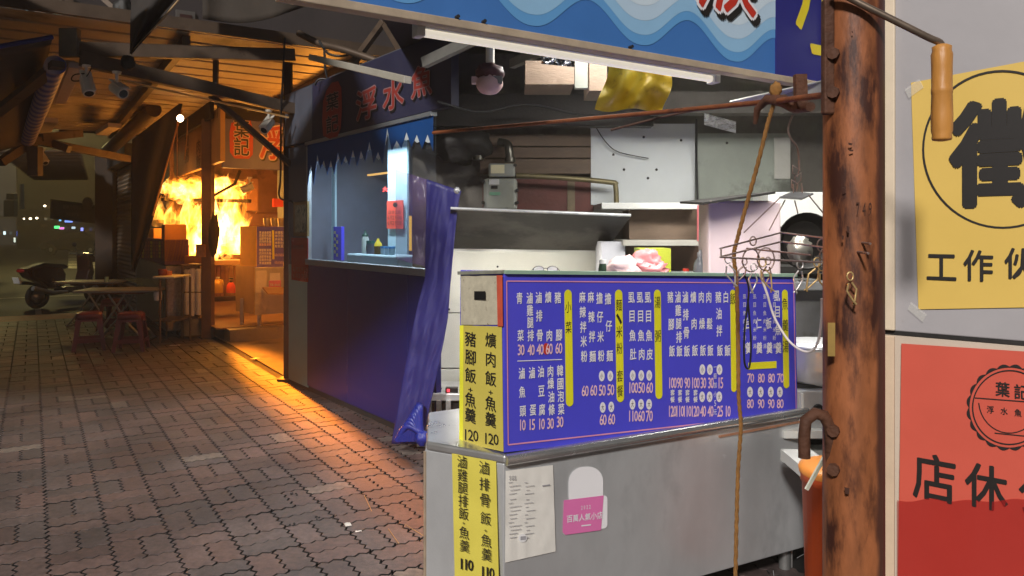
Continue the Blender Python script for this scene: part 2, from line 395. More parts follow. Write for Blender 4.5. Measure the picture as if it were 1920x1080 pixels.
for ch, tt in (('浮', .30), ('水', .62)):
    c = p0 + FH*(tt+.02) + UP*.62
    for m_, wg, dx, dz, of in ((0, 2, .02, -.02, .007), (1, 2, 0, 0, .009), (2, 1, 0, 0, .011)): ink(g, c + FH*dx + UP*dz + CF.n*of, FH*.3, UP*.32, ch, m_, wg)
build(g, 'lettering', [BLACKINK, WHITEINK, REDINK], ft)
g = MB(); g.obox(p0 - CF.n*.035 - UP*.028, p2-p0, CF.n*.05, UP*.027); build(g, 'trim', mat('dusty cream trim', C(178,160,138), .6, 0, .2, 9, .1, 40), ft, bevel=.003)
for uu in (855, 905, 1180):
    g = MB(); g.lathe([(.006,0), (.006,.02)], fh(uu, 4), 8, ax=CF.n); build(g, 'screw', DARK, ft)
ns = thing('name_sign', 'navy sign with yellow brush characters right of the blue waves', 'sign', p1)
g = MB(); g.obox(p1 - CF.n*.03, p2-p1, CF.n*.034, UP*.9); build(g, 'panel', mat('printed navy', C(44,44,122), .4, 0, .06), ns)
g = MB(); ink(g, fh(1544, 0) + UP*.31 + CF.n*.006, FH*.34, UP*.40, '小', 0, 1); build(g, 'lettering', [mat('yellow sign ink', C(226,204,40), .5, 0, .04)], ns)
# fluorescent batten under the fascia
bt = thing('fluorescent_batten', 'long white fluorescent batten hung under the wave fascia', 'lamp', CF.hit(1060, 95, -.05))
TUBE = mat('lit tube', C(236,226,208), .4, 0, .02, 3, emit=((1,.91,.76), .62))
a, b2 = CF.hit(785, 44, -.05), CF.hit(1338, 136, -.05)
g = MB(); g.bar(a, b2, .05, .034); build(g, 'housing', WHITE, bt, bevel=.006)
g = MB(); g.tube([a + UP*-.028, b2 + UP*-.028], .014, 10); build(g, 'tube', TUBE, bt)
for c in (a, b2): 
    g = MB(); g.box(c - UP*.02, .03, .05, .05, yaw=math.atan2(FD.y, FD.x)); build(g, 'end_cap', WHITE, bt, bevel=.004)
b3 = thing('fluorescent_batten', 'short dim white batten on the dark ceiling left of the grey joist', 'lamp', P(690,140,4.3))
g = MB(); g.bar(P(585,108,5.0), P(765,150,4.1), .05, .04); build(g, 'housing', mat('dim white batten', C(170,164,150), .5, 0, .1), b3, bevel=.004)

# ---------------------------------------------------------------- counter
CT = .705
ct = thing('food_counter', 'brushed stainless steel food counter carrying the blue menu board', 'counter', CF.at(.6, 0))
a0 = CF.hit(945, 850); a1 = CF.hit(1508, 790)
rimz0 = a0.z
cs = P(797, 829, 2.66); cs = V((cs.x, cs.y, 0)); c0 = V((a0.x, a0.y, 0)); c1 = V((a1.x, a1.y, 0)); sback = cs - c0
cback = c1 + BD*.72; cbl = cs + V((-.035,.42,0))
g = MB(); g.prism([c0+UP*.1, c1+UP*.1, cback+UP*.1, cbl+UP*.1, cs+UP*.1], UP*(rimz0-.1-.035)); build(g, 'body', STEEL, ct, bevel=.004)
g = MB(); g.prism([c0-sback.normalized()*.0+UP*(rimz0-.034)+CF.n*.012, c1+UP*(rimz0-.034)+CF.n*.012, cback+UP*(rimz0-.034), cbl+UP*(rimz0-.034), cs+UP*(rimz0-.034)-BD*.012], UP*.03); build(g, 'worktop', mat('bright steel', (.62,.62,.61), .28, .8, .12, 6), ct, bevel=.008)
g = MB(); g.tube([c0+UP*(rimz0-.02)+CF.n*.012, c1+UP*(rimz0-.02)+CF.n*.012], .019, 14); build(g, 'rim', mat('polished steel rim', (.66,.66,.65), .24, .85, .1, 6), ct)
g = MB(); g.bar(c0+UP*(rimz0-.066)+CF.n*.004+FD*.95, c1+UP*(rimz0-.062)+CF.n*.004, .006, .008); build(g, 'seam', mat('rusty seam', C(176,128,100), .6, .2, .2, 14), ct)
for q in (c0+BD*.06+FD*.05, c1+BD*.06-FD*.05, cback-BD*.06-FD*.05, cs+BD*.1+FD*.08):
    g = MB(); g.lathe([(.025,0), (.025,.11)], q, 10); build(g, 'leg', STEELD, ct)
g = MB(); g.tube([cs+UP*.1, cs+UP*(rimz0-.04)], .006, 8); build(g, 'corner_bead', mat('worn edge', C(170,150,128), .5, .3, .2, 20), ct)

g = MB(); rs_ = random.Random(5)
for k in range(26):
    u, v = rs_.uniform(1160, 1500), rs_.uniform(850, 1075); a_ = rs_.uniform(-1.2, 1.2) + 1.57*(k % 2); l_ = rs_.uniform(4, 16); pline(g, CF, u, v, u + l_*math.cos(a_), v + l_*math.sin(a_), rs_.uniform(.7, 1.5), 0, .0008)
build(g, 'scratches', mat('bare scratched steel', C(214,216,218), .3, .4, .1), ct)

# ---------------------------------------------------------------- menu board on the counter
mb = thing('menu_board', 'large blue menu board with white columns and yellow bars standing on the counter', 'menu board', CF.at(.6, rimz0))
tl, tr, br, bl = (CF.hit(u, v) for u, v in ((945,512), (1491,518), (1496,786), (945,849)))
NB = BD*.26
g = MB()
MENUB = mat('menu blue vinyl', C(80,78,212), .22, 0, .10, 1.6)
lb = P(861, 830, 2.69); lt = P(863, 515, 2.69)
g.add([bl, br, tr, tl, bl+NB*0+(V((lb.x,lb.y,bl.z))-bl), br+NB, tr+NB, V((lt.x,lt.y,tl.z))], [(0,1,2,3), (1,5,6,2), (5,4,7,6), (4,0,3,7), (3,2,6,7), (0,4,5,1)], 0)
build(g, 'box', MENUB, mb, bevel=.002)
g = MB(); g.bar(tl+UP*.004+CF.n*.002, tr+UP*.004+CF.n*.002, .02, .012); build(g, 'top_edge', mat('pale green edge', C(150,180,160), .35, 0, .1), mb)
g = MB(); O = .0025
WPX = 12
def colm(u0, chars, m=0, pw=11.5, ph=21, wgt=1, lean=.03):
    for ch, v in chars: pink(g, CF, u0 + (v-560)*lean, v, ch, pw, ph, m, wgt, O)
def num(u0, s, v, pw=7.2, ph=20, lean=.03):
    u = u0 + (v-560)*lean; st = pw*.86; pw = pw*1.45; x = u - st*(len(s)-1)/2
    for i, ch in enumerate(s): pink(g, CF, x + i*st, v, ch, pw, ph, 1, 1, O)
def circ(u0, v, lean=.03):
    u = u0 + (v-560)*lean; g.poly(ring(CF, u, v, 5.4, 10, 20, O), 0)
    pink(g, CF, u, v, '小' if v < 720 else '大', 5, 11, 3, 0, O+.001)
colm(974, [('青',559), ('菜',629)]); num(974, '30', 656); colm(974, [('滷',700), ('魚',735), ('頭',771)]); num(972, '10', 797)
colm(993, zip('滷雞腿排', (559,582,605,629))); num(993, '40', 656); colm(993, [('滷',699), ('蛋',769)]); num(990, '15', 796)
colm(1010, [('滷',558), ('排',592), ('骨',629)]); num(1010, '40', 655); colm(1010, [('油',697), ('豆',733), ('腐',768)]); num(1008, '10', 795)
colm(1028, [('爌',557), ('肉',629)]); num(1027, '60', 654); colm(1028, [('肉',696), ('燥',719), ('油',744), ('條',768)]); num(1025, '30', 794)
g.poly(ring(CF, 1024, 654, 6, 11, 20, O-.0006), 4)
colm(1046, [('豬',558), ('腳',628)]); num(1045, '60', 653); colm(1046, [('韓',695), ('國',720), ('泡',743), ('菜',767)]); num(1043, '30', 791)
pline(g, CF, 970, 677, 1054, 674, 1.6, 0, O)
colm(1092, zip('麻辣拌米粉', (557,585,613,640,668))); num(1092, '60', 733)
colm(1108, zip('麻辣拌麵', (557,594,631,668))); num(1108, '60', 732)
colm(1124, zip('擔仔米粉', (559,594,631,667))); circ(1124, 705); num(1124, '50', 732); circ(1124, 764); num(1124, '60', 787)
colm(1140, zip('擔仔麵', (560,611,667))); circ(1140, 705); num(1140, '50', 731); circ(1140, 763); num(1140, '60', 786)
for u, last, a_, b_ in ((1184,'肚','100','110'), (1200,'肉','50','60'), (1215,'皮','60','70')):
    colm(u, zip('虱目魚'+last, (558,593,629,664))); circ(u-2, 704); num(u-2, a_, 727, 7); circ(u-4, 758); num(u-4, b_, 780, 7)
for u, s_, a_, b_ in ((1257, [('豬',557),('腳',608),('飯',658)], '100','120'), (1271, list(zip('滷雞腿排飯',(557,582,607,632,658))), '90','110'), (1285, [('滷',557),('排',590),('骨',624),('飯',658)], '90','110'), (1300, [('爌',557),('肉',607),('飯',657)], '100','120'),
                 (1315, [('肉',557),('燥',607),('飯',657)], '30','40'), (1329, [('肉',557),('鬆',607),('飯',657)], '30','40'), (1347, [('豬',557),('油',588),('拌',620),('飯',657)], '15','25'), (1361, [('白',557),('飯',657)], '', '10')):
    colm(u, s_, pw=10.5)
    if u > 1310 and u < 1350: circ(u-2, 693); circ(u-4, 744)
    if 1250 < u < 1305:
        for ch, v in (('套',736), ('餐',749)): pink(g, CF, u+4, v, ch, 8, 11, 0, 1, O)
    if a_: num(u-1, a_, 718, 6)
    num(u-3, b_, 771, 6)
for i, ch in enumerate('一般加小5元'): pink(g, CF, 1341, 688 + i*17, ch, 6, 11, 0, 0, O)
for u, s_, a_, b_ in ((1401, [('台',606),('羹',652)], '70','80'), (1421, [('仁',606),('羹',652)], '80','90'), (1440, [('板',606),('羹',652)], '80','90'), (1457, [('虱',555),('目',585),('魚',618),('羹',652)], '70','80')):
    colm(u, s_, pw=10.5); num(u+2, a_, 709, 7, 17); circ(u, 735); num(u, b_, 757, 7, 17)
for u in (1396, 1415, 1434, 1452):
    for i, ch in enumerate('虱目魚肉米粉湯'): pink(g, CF, u, 556 + i*15.5, ch, 6, 9, 0, 0, O)
def bar_(u0, u1, v0, v1, dx, s_, vs_):
    r = (u1-u0)/2; pts = [(u0+dx*0 + r + r*math.cos(math.pi + math.pi*i/10), v0 + r*1.3 - r*1.3*math.sin(math.pi*i/10)) for i in range(11)] + [(u0+dx + r + r*math.cos(math.pi*i/10), v1 - r*1.3 + r*1.3*math.sin(math.pi*i/10)) for i in range(11)]
    pshape(g, CF, pts, 2, O)
    for ch, v in zip(s_, vs_): pink(g, CF, (u0+u1)/2 + dx*(v-v0)/(v1-v0), v, ch, 11, 22, 3, 0, O+.001)
bar_(1058, 1072, 543, 762, 3, '小菜', (576,614)); bar_(1153, 1167, 543, 754, 3, '麵、米粉套餐', (572,598,622,653,705,733)); bar_(1226, 1239, 543, 748, 3, '湯粥', (567,630))
bar_(1369, 1379, 543, 735, 2, '飯', (560,)); bar_(1466, 1477, 543, 728, 3, '魚羹湯', (570,610,650))
pshape(g, CF, [(1403,680), (1456,677), (1456,690), (1403,693)], 2, O)
for a_, b_ in (((950,527),(1488,531)), ((1488,531),(1493,775)), ((1493,775),(953,834)), ((953,834),(950,527))): pline(g, CF, *a_, *b_, 2.2, 5, O)
build(g, 'lettering', [WHITEINK, PINKINK, YELLOWINK, BLACKINK, REDINK, mat('pink line', C(226,150,178), .5)], mb)
# yellow price strip on the end of the board
SP = VPlane((lb.x, lb.y), (bl.x, bl.y))
YEL = mat('yellow price paper', C(204,188,86), .5, 0, .07, 4, .05, 12, stain=(C(178,160,78), 2.5, .62))
g = MB(); pshape(g, SP, [(862,610), (941,612), (944,847), (861,829)], 0, .003); pshape(g, SP, [(862,610), (869,610), (868,830), (861,829)], 1, .0036); build(g, 'price_strip', [YEL, mat('bright yellow edge', C(240,236,60), .5)], mb)
g = MB()
for u, s_ in ((882, [('豬',636),('腳',670),('飯',704),('魚',750),('羹',779)]), (920, [('爌',638),('肉',674),('飯',710),('魚',757),('羹',787)])):
    for ch, v in s_: pink(g, SP, u, v, ch, 20, 27, 0, 1, .0045)
    pink(g, SP, u, 731 if u < 900 else 736, '+', 14, 14, 0, 1, .0045)
    for i, ch in enumerate('120'): pink(g, SP, u-9+i*9.5, (815 if u < 900 else 822) + i*1.2, ch, 15, 20, 0, 1, .0045)
build(g, 'price_lettering', BLACKINK, mb)
g = MB(); g.grid(lambda a_, b_: SP.hit(864 + 72*a_, 517 + 92*b_, .004 + .004*noise.noise(V((a_*4, b_*4, 0)))), 10, 10); build(g, 'torn_paper', mat('grubby torn paper', C(186,178,156), .7, 0, .12, 40, .1, 40, stain=(C(120,104,88), 30, .6)), mb)
g = MB(); pshape(g, SP, [(889,546), (910,546), (910,562), (889,562)], 0, .009); build(g, 'hole', DARKP, mb)
g = MB(); pshape(g, SP, [(931,516), (942,516), (943,612), (933,612)], 0, .0075); build(g, 'red_tape', mat('faded red tape', C(196,84,60), .6, 0, .15, 20), mb)
g = MB(); g.bar(SP.hit(862,515,.002)+UP*.006, SP.hit(944,513,.002)+UP*.006, .02, .012); build(g, 'grey_lip', mat('grey grimy lip', C(128,128,116), .6, 0, .2, 20), mb)

# ---------------------------------------------------------------- sheets on the counter
CSP = VPlane((cs.x, cs.y), (c0.x, c0.y))
g = MB()
def sheet(a_, b_):
    ul = 847 + 6*b_; ur = 930 + 6*b_; vt = 843 + 16*a_; return CSP.hit(ul + (ur-ul)*a_, vt + b_*(262), .004 + .006*abs(noise.noise(V((a_*2.2, b_*3, 2)))) + (.012*max(0, a_-.85)/.15*b_))
ps = thing('price_sheet', 'curled yellow price sheet with two columns hanging below the menu board', 'sign', CSP.hit(890, 1090))
g.grid(sheet, 12, 24); build(g, 'paper', mat('bright yellow sheet', C(214,200,84), .5, 0, .05, 4), ps)
g = MB()
for ch, v in zip('滷雞腿排飯魚羹', (866,891,915,939,963,999,1024)): pink(g, CSP, 866 + (v-866)*.03, v, ch, 18, 23, 0, 0, .013)
for ch, v in zip('滷排骨飯魚羹', (877,908,938,972,1014,1040)): pink(g, CSP, 907 + (v-866)*.03, v, ch, 19, 24, 0, 0, .015)
pink(g, CSP, 869, 981, '+', 9, 9, 0, 0, .013); pink(g, CSP, 910, 995, '+', 9, 9, 0, 0, .015)
for u, v in ((873,1057), (913,1072)):
    for i, ch in enumerate('110'): pink(g, CSP, u-8+i*8.5, v+i*1.5, ch, 15, 20, 0, 1, .015)
build(g, 'lettering', BLACKINK, ps)
nt_ = thing('inspection_notice', 'white inspection notice in a clear wrinkled sleeve taped to the steel counter', 'notice', CF.hit(990, 1050))
def notice(a_, b_): 
    u = (948 + 89*a_)*(1-b_) + (947 + 95*a_)*b_; v = (883 - 11*a_)*(1-b_) + (1055 - 21*a_)*b_
    return CF.hit(u, v, .004 + .005*abs(noise.noise(V((a_*4, b_*5, 1)))))
g = MB(); g.grid(notice, 14, 18); build(g, 'paper', mat('white notice paper', C(232,228,220), .4, 0, .05, 6, stain=(C(204,192,160), 4, .6)), nt_)
g = MB()
for i, ch in enumerate('SGS'): pink(g, CF, 956 + i*5, 896, ch, 4.4, 8, 0, 1, .0105)
for k in range(15):
    v = 905 + k*7.2 + (3 if k > 3 else 0); u0 = 953 + (k*7) % 5
    for u, wd in ((u0, 8 + (k*13) % 16), (u0+30, 6 + (k*11) % 22)):
        if u + wd < 1034: pline(g, CF, u, v, u+wd, v-wd*.12, 1.0, 0, .0105)
pline(g, CF, 1017, 911, 1031, 909, 2.5, 0, .0105)
g.poly(ring(CF, 980, 1009, 8, 8, 20, .0102), 1); pshape(g, CF, [(976,1006),(986,1005),(986,1012),(976,1013)], 0, .0108)
build(g, 'print', [mat('grey print', C(166,164,168), .6), mat('stamp white', C(240,238,238), .5)], nt_)
# sticker: plain white tag with a pink card
sk = thing('award_sticker', 'pink and white award sticker with white characters on the steel counter', 'sticker', CF.hit(1098, 1005))
def rr(u0, v0, u1, v1, r, sh=0):
    o_ = []
    for cx_, cy_, st in ((u1-r, v0+r, -90), (u1-r, v1-r, 0), (u0+r, v1-r, 90), (u0+r, v0+r, 180)):
        for i in range(7): a_ = R(st + 15*i); x = cx_ + r*math.cos(a_); o_.append((x, cy_ + r*math.sin(a_) - (x-u0)*sh))
    return o_
g = MB(); pshape(g, CF, rr(1066,876,1131,960,28,.03), 0, .003); pshape(g, CF, rr(1058,938,1139,1000,7,.12), 0, .0034); build(g, 'backing', mat('glossy white sticker', C(240,238,240), .3, 0, .02), sk)
g = MB(); pshape(g, CF, rr(1055,938,1132,1003,6,.12)[0:0] + [(1057,938),(1132,929),(1127,994),(1060,1003),(1055,998)], 0, .0046); build(g, 'card', mat('pink sticker', C(226,120,178), .3, 0, .04), sk)
g = MB()
for i, ch in enumerate('2022'): pink(g, CF, 1091 + i*5, 952 - i*.6, ch, 4, 7, 0, 1, .006)
for i, ch in enumerate('百萬人氣小店'): pink(g, CF, 1068 + i*11.4, 973 - i*1.4, ch, 10.5, 13, 0, 1, .006)
pline(g, CF, 1090, 986, 1108, 984, 2.4, 0, .006); build(g, 'lettering', WHITEINK, sk)

# ---------------------------------------------------------------- pole, rod, rope, hanger
PX, PY = (1600-CX)/F*1.52, 1.52
pole = thing('rusty_pole', 'thick rusty orange steel pole at the right end of the counter', 'pole', (PX, PY, 0))
pm = mat('rusty orange pipe', C(150,90,54), .5, .1, .34, 20, .07, 160, stain=(C(66,34,24), 9, .50), stretch=(1.5,1.5,.42))
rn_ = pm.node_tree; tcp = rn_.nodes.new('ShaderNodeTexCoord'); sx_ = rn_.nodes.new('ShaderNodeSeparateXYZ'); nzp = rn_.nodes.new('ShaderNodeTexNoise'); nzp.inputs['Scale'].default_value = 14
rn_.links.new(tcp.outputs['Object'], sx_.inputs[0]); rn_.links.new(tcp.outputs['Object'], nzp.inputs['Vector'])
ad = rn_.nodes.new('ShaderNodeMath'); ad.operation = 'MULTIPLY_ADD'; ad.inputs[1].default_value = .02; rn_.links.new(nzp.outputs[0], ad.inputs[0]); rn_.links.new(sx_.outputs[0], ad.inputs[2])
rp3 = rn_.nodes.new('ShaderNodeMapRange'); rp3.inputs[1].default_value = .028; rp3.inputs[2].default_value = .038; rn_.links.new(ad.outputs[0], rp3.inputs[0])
bs3 = rn_.nodes['Principled BSDF']; old = bs3.inputs['Base Color'].links[0].from_socket; mx3 = rn_.nodes.new('ShaderNodeMix'); mx3.data_type = 'RGBA'; mx3.inputs[7].default_value = (*C(78,38,26),1)  # right side darkened in the colour in place of shading, over the rust
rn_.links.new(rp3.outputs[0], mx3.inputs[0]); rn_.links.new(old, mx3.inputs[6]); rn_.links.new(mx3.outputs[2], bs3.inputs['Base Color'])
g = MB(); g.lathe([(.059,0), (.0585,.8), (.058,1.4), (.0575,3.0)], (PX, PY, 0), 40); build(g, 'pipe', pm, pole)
rs = mat('dark rusty bracket', C(88,54,36), .75, .1, .3, 16, .5, 60)
for vv, sg in ((140, -1), (840, 1)):
    g = MB()
    for dv in (-36, 36): g.lathe([(.012,0), (.012,.012)], (PX-.052, PY-.03, P(0,vv+dv,1.5).z), 8, ax=V((-.6,-.8,0)))
    build(g, 'bolt', rs, pole)
g = MB(); pts = [P(1508,858,1.5), P(1508,815,1.5), P(1511,788,1.5), P(1528,775,1.5), P(1545,780,1.5), P(1556,800,1.5), P(1560,880,1.52)]
for i in range(len(pts)-1): pass
g.tube(pts, .0125, 8); build(g, 'hook_bracket', rs, pole)
g = MB(); g.bar(P(1552,0,1.5), P(1552,215,1.5), .022, .02); build(g, 'clamp_plate', rs, pole, bevel=.004)
g = MB()
for k, ch in enumerate('749'): ink(g, V((PX-.012+.012*k - .006, PY-.0592, P(0,392,1.46).z)), V((.010,0,0)), V((0,0,.026)), ch, 0, 0)
for (u, v, w_, h_) in ((1594,270,8,5), (1596,282,9,4), (1583,352,8,3), (1590,430,5,14), (1580,445,4,9), (1598,60,3,4), (1588,920,10,14)): g.poly([P(u-w_/2,v-h_/2,1.459), P(u+w_/2,v-h_*.3,1.459), P(u+w_*.4,v+h_/2,1.459), P(u-w_*.3,v+h_*.4,1.459)], 0)
build(g, 'scrawl', mat('dark marker', C(70,40,28), .8), pole)
g = MB(); g.add([P(1552,605,1.47), P(1566,605,1.465), P(1566,668,1.465), P(1552,668,1.47)], [(0,1,2,3)]); build(g, 'tape', mat('olive tape', C(150,120,56), .6, 0, .15, 30), pole)
rod = thing('rusty_rod', 'thin rusty rod running across under the fascia to the pole', 'rod', P(1250,210,2.4))
g = MB(); g.tube([P(812,249,3.3), P(1000,232,2.9), P(1250,209,2.4), P(1450,190,2.0), P(1548,178,1.62)], .0075, 10); build(g, 'bar', RUST, rod)
g = MB(); g.tube([P(1145,244,2.5), P(1230,222,2.46), P(1300,207,2.42)], .004, 6); build(g, 'wire', mat('dark rusty wire', C(78,52,40), .8, .1, .2, 30), rod)
g = MB()
g.tube([P(1416,232,2.05), P(1420,205,2.03), P(1438,186,2.0), P(1470,190,1.95), P(1490,202,1.9), P(1520,200,1.8)], [.006,.010,.013,.017,.015,.012], 8); g.bar(P(1500,140,1.85), P(1502,205,1.85), .028, .02, up=V((0,1,0)))
build(g, 'clamp', rs, rod)
rope = MB()
pts = [V(P(u, v, d)) for u, v, d in ((1455,160,1.99), (1452,190,1.985), (1440,230,2.0), (1420,310,2.03), (1398,390,2.06), (1382,450,2.08), (1376,480,2.09), (1381,530,2.1), (1384,640,2.12), (1385,740,2.12), (1389,800,2.12), (1384,880,2.12), (1381,980,2.12), (1379,1090,2.12), (1378,1200,2.12))]
def smooth(ps_, n=6):
    out = []
    for i in range(len(ps_)-1):
        p0_, p1_, p2_, p3_ = ps_[max(i-1,0)], ps_[i], ps_[i+1], ps_[min(i+2,len(ps_)-1)]
        for k in range(n):
            t_ = k/n; out.append(.5*((2*p1_) + (p2_-p0_)*t_ + (2*p0_-5*p1_+4*p2_-p3_)*t_*t_ + (3*p1_-p0_-3*p2_+p3_)*t_**3))
    return out + [ps_[-1]]
sp_ = smooth(pts, 14)
for s_ in range(3):
    rope.tube([p + V((math.cos(i*.75 + s_*2.094), math.sin(i*.75 + s_*2.094), 0))*.003 for i, p in enumerate(sp_)], .0034, 6)
rope.blob(P(1455,168,1.99), .016, .014, .02, 0, .3)
tag(build(rope, 'rope', mat('brown twisted rope', C(140,98,48), .9, 0, .25, 60, .3, 200)), 'brown twisted rope hanging from the rod in front of the menu board', 'rope')

hg = thing('clip_hanger', 'wire laundry hanger with dangling clips hooked beside the rusty pole', 'hanger', P(1490,470,1.95))
wire = mat('dull wire', C(150,128,120), .4, .6, .15, 30); D0 = 1.95
g = MB(); g.tube(smooth([P(1486,216,D0), P(1478,240,D0), P(1482,258,D0), P(1496,280,D0), P(1499,320,D0)], 5), .0028, 6); build(g, 'hook', wire, hg)
g = MB()
for u0, v0, dx in ((1492,318,6), (1496,332,-6), (1490,345,6)): g.tube([P(u0-dx, v0-8, D0), P(u0+dx, v0, D0), P(u0+dx*.6, v0+14, D0+.01), P(u0-dx, v0+6, D0)], .0018, 5, closed=True)
g.tube([P(1487,345,D0), P(1488,362,D0)], .0018, 5); g.tube([P(1503,343,D0), P(1505,362,D0)], .0018, 5); build(g, 'chain', wire, hg)
g = MB(); g.obox(P(1461,372,D0-.03), P(1503,375,D0-.03)-P(1461,372,D0-.03), P(1485,362,D0+.05)-P(1461,372,D0-.03), UP*.004); build(g, 'plate', STEELD, hg)
g = MB()
cor = [P(1350,466,1.90), P(1465,436,2.10), P(1632,458,1.95), P(1352,482,1.86)]
for a_, b_ in ((P(1350,466,1.9), P(1465,436,2.08)), (P(1352,481,1.86), P(1465,453,2.04)), (P(1465,436,2.08), P(1632,457,1.42)), (P(1465,453,2.04), P(1628,475,1.41)), (P(1352,466,1.9), P(1352,481,1.86)), (P(1350,482,1.86), P(1540,492,1.6)), (P(1400,466,1.95), P(1520,478,1.7))): g.tube([a_, b_], .0024, 6)
for a_, b_ in (((1461,372),(1395,436)), ((1472,375),(1442,432)), ((1490,376),(1496,400)), ((1516,366),(1560,420))): g.tube([P(*a_, D0), P(*b_, D0-.02)], .0018, 5)
build(g, 'frame', wire, hg)
def clip(u, v, s_, d, col_, ang):
    """two wire jaws and a ring"""
    g = MB(); 
    g.tube([P(u+6*s_*math.cos(R(k*36)), v-12*s_+8*s_*math.sin(R(k*36)), d) for k in range(10)], .0017, 5, closed=True)
    for sg in (-1, 1):
        a_ = R(ang); f = lambda x, y: P(u + x*math.cos(a_) - y*math.sin(a_), v + x*math.sin(a_) + y*math.cos(a_), d + .004*sg)
        g.tube([f(sg*3*s_, 0), f(sg*9*s_, 14*s_), f(sg*2*s_, 34*s_), f(-sg*3*s_, 42*s_)], .0022, 5)
    build(g, 'clip', col_, hg)
gold = mat('brassy wire', C(206,176,120), .35, .5, .1, 30); silver = mat('bright wire', C(210,206,204), .3, .6, .1, 30)
for u, v, s_, d, c_2, an in ((1365,498,1,1.88,silver,-20), (1396,500,.8,1.9,wire,25), (1413,512,.9,1.9,silver,5), (1430,505,1.1,1.9,gold,-24), (1440,500,.9,1.92,wire,10), (1500,508,1,1.8,silver,12), (1532,505,1.1,1.75,gold,28), (1540,512,1.0,1.72,gold,-22), (1594,530,1,1.44,gold,-12)): clip(u, v, s_, d, c_2, an)
for u, v, r_ in ((1436,486,16), (1408,488,16), (1541,460,9), (1545,478,8), (1412,452,6)):
    g = MB(); g.tube([P(u + r_*math.cos(R(k*24)), v + r_*1.35*math.sin(R(k*24)), 1.93) for k in range(15)], .002, 5, closed=True); build(g, 'ring', wire, hg)
g = MB(); g.tube(smooth([P(1424,512,1.9), P(1438,550,1.9), P(1452,595,1.9), P(1480,640,1.88), P(1512,660,1.84), P(1532,645,1.8), P(1540,600,1.76), P(1541,560,1.74)], 6), .0031, 8); tag(build(g, 'white_cord', mat('white plastic cord', C(226,216,214), .45, 0, .05)), 'white cord looped between two clips of the wire hanger', 'cord')
g = MB(); g.tube(smooth([P(1394,512,1.92), P(1404,545,1.92), P(1396,620,1.92), P(1396,680,1.92), P(1405,688,1.92), P(1408,640,1.92), P(1402,560,1.92)], 6), .0026, 6); tag(build(g, 'black_cord', DARKP), 'thin black loop hanging from the hanger over the menu board', 'cord')

# ---------------------------------------------------------------- right-hand wall with posters
RW = VPlane(((1662-CX)/F*1.9, 1.9), ((1920-CX)/F*1.71, 1.71))
rw = RW.h if RW.h.x > 0 else -RW.h; e0 = RW.hit(1645, 430); e0.z = 0
wl = thing('panel_wall', 'grey panelled wall with cream edge strips beside the rusty pole', 'wall', e0)
GREY = mat('grey wall sheet', C(172,168,170), .5, 0, .06, 4, .05, 30, stain=(C(150,140,136), 7, .66))
zs = RW.hit(1690, 626).z
g = MB(); g.obox(e0 - RW.n*.06 + UP*(zs+.006), rw*1.4, RW.n*.06, UP*(2.9-zs)); build(g, 'upper_panel', GREY, wl, bevel=.003)
g = MB(); g.obox(e0 - RW.n*.062, rw*1.4, RW.n*.058, UP*(zs-.003)); build(g, 'lower_panel', mat('cream wall sheet', C(206,190,172), .5, 0, .06, 5, .05, 30, stain=(C(150,118,96), 9, .68)), wl, bevel=.003)
wd1 = (RW.hit(1680, 430) - RW.hit(1645, 430)).length
g = MB(); g.obox(e0 + RW.n*.001 + UP*(zs+.008), rw*wd1, RW.n*.012, UP*1.6); build(g, 'edge_strip', CREAM, wl, bevel=.003)
g = MB(); g.obox(e0 + RW.n*.001, rw*wd1*.96, RW.n*.01, UP*(zs-.006)); build(g, 'edge_strip', mat('grubby cream strip', C(218,192,164), .5, 0, .1, 8, .1, 40, stain=(C(150,104,72), 10, .66)), wl, bevel=.003)
g = MB(); g.obox(e0 - RW.n*.05 + UP*(zs-.004), rw*1.4, RW.n*.048, UP*.012); build(g, 'joint_gap', DARK, wl)
POSTY = mat('yellow poster paper', C(228,192,98), .45, 0, .04, 3)
po = thing('recruitment_poster', 'yellow poster with a black circle and large character above the red poster', 'poster', RW.hit(1830, 578))
g = MB(); g.grid(lambda a_, b_: RW.hit((1708 + 352*a_)*(1-b_) + (1722 + 338*a_)*b_, (155 - 66*a_)*(1-b_) + (580 - 6*a_)*b_, .0035 + .0016*noise.noise(V((a_*3, b_*4, 7)))), 24, 24); build(g, 'paper', POSTY, po)
TAPE = clear_mat('clear tape', (.9,.88,.8), .30, .15)
for q_ in ([(1696,168),(1724,148),(1732,164),(1704,184)], [(1708,566),(1738,590),(1730,604),(1702,580)]): 
    g = MB(); pshape(g, RW, q_, 0, .0064); build(g, 'tape', TAPE, po)
g = MB()
ro, ri = ring(RW, 1880, 280, 151, 149, 64, .0055), ring(RW, 1880, 280, 147, 145, 64, .0055); n = 64
g.add(ro+ri, [(i, (i+1) % n, n+(i+1) % n, n+i) for i in range(n)])
pink(g, RW, 1882, 287, '徵', 200, 202, 0, 3, .0058)
for ch, u, v in (('工',1765,501), ('作',1834,498), ('伙',1911,494), ('伴',1990,490)): pink(g, RW, u, v, ch, 54, 58, 0, 1, .0058)
build(g, 'lettering', BLACKINK, po)
pr = thing('closure_poster', 'red poster with closing notice in black characters below the yellow poster', 'poster', RW.hit(1800, 1090))
g = MB(); pshape(g, RW, [(1690,644), (2060,668), (2060,1300), (1681,1300)], 0, .004); build(g, 'paper', mat('red poster paper', C(214,94,76), .45, 0, .06, 4), pr)
g = MB(); g.grid(lambda a_, b_: RW.hit(1682 + 380*a_ , 938 + 7*noise.noise(V((a_*7, 3, 1))) + 3*math.sin(a_*31) + b_*370, .0058 + .003*abs(noise.noise(V((a_*9, b_*7, 4))))), 40, 24)
build(g, 'plastic_sleeve', clear_mat('wet red plastic', C(186,40,40), .5, .14), pr)
g = MB()
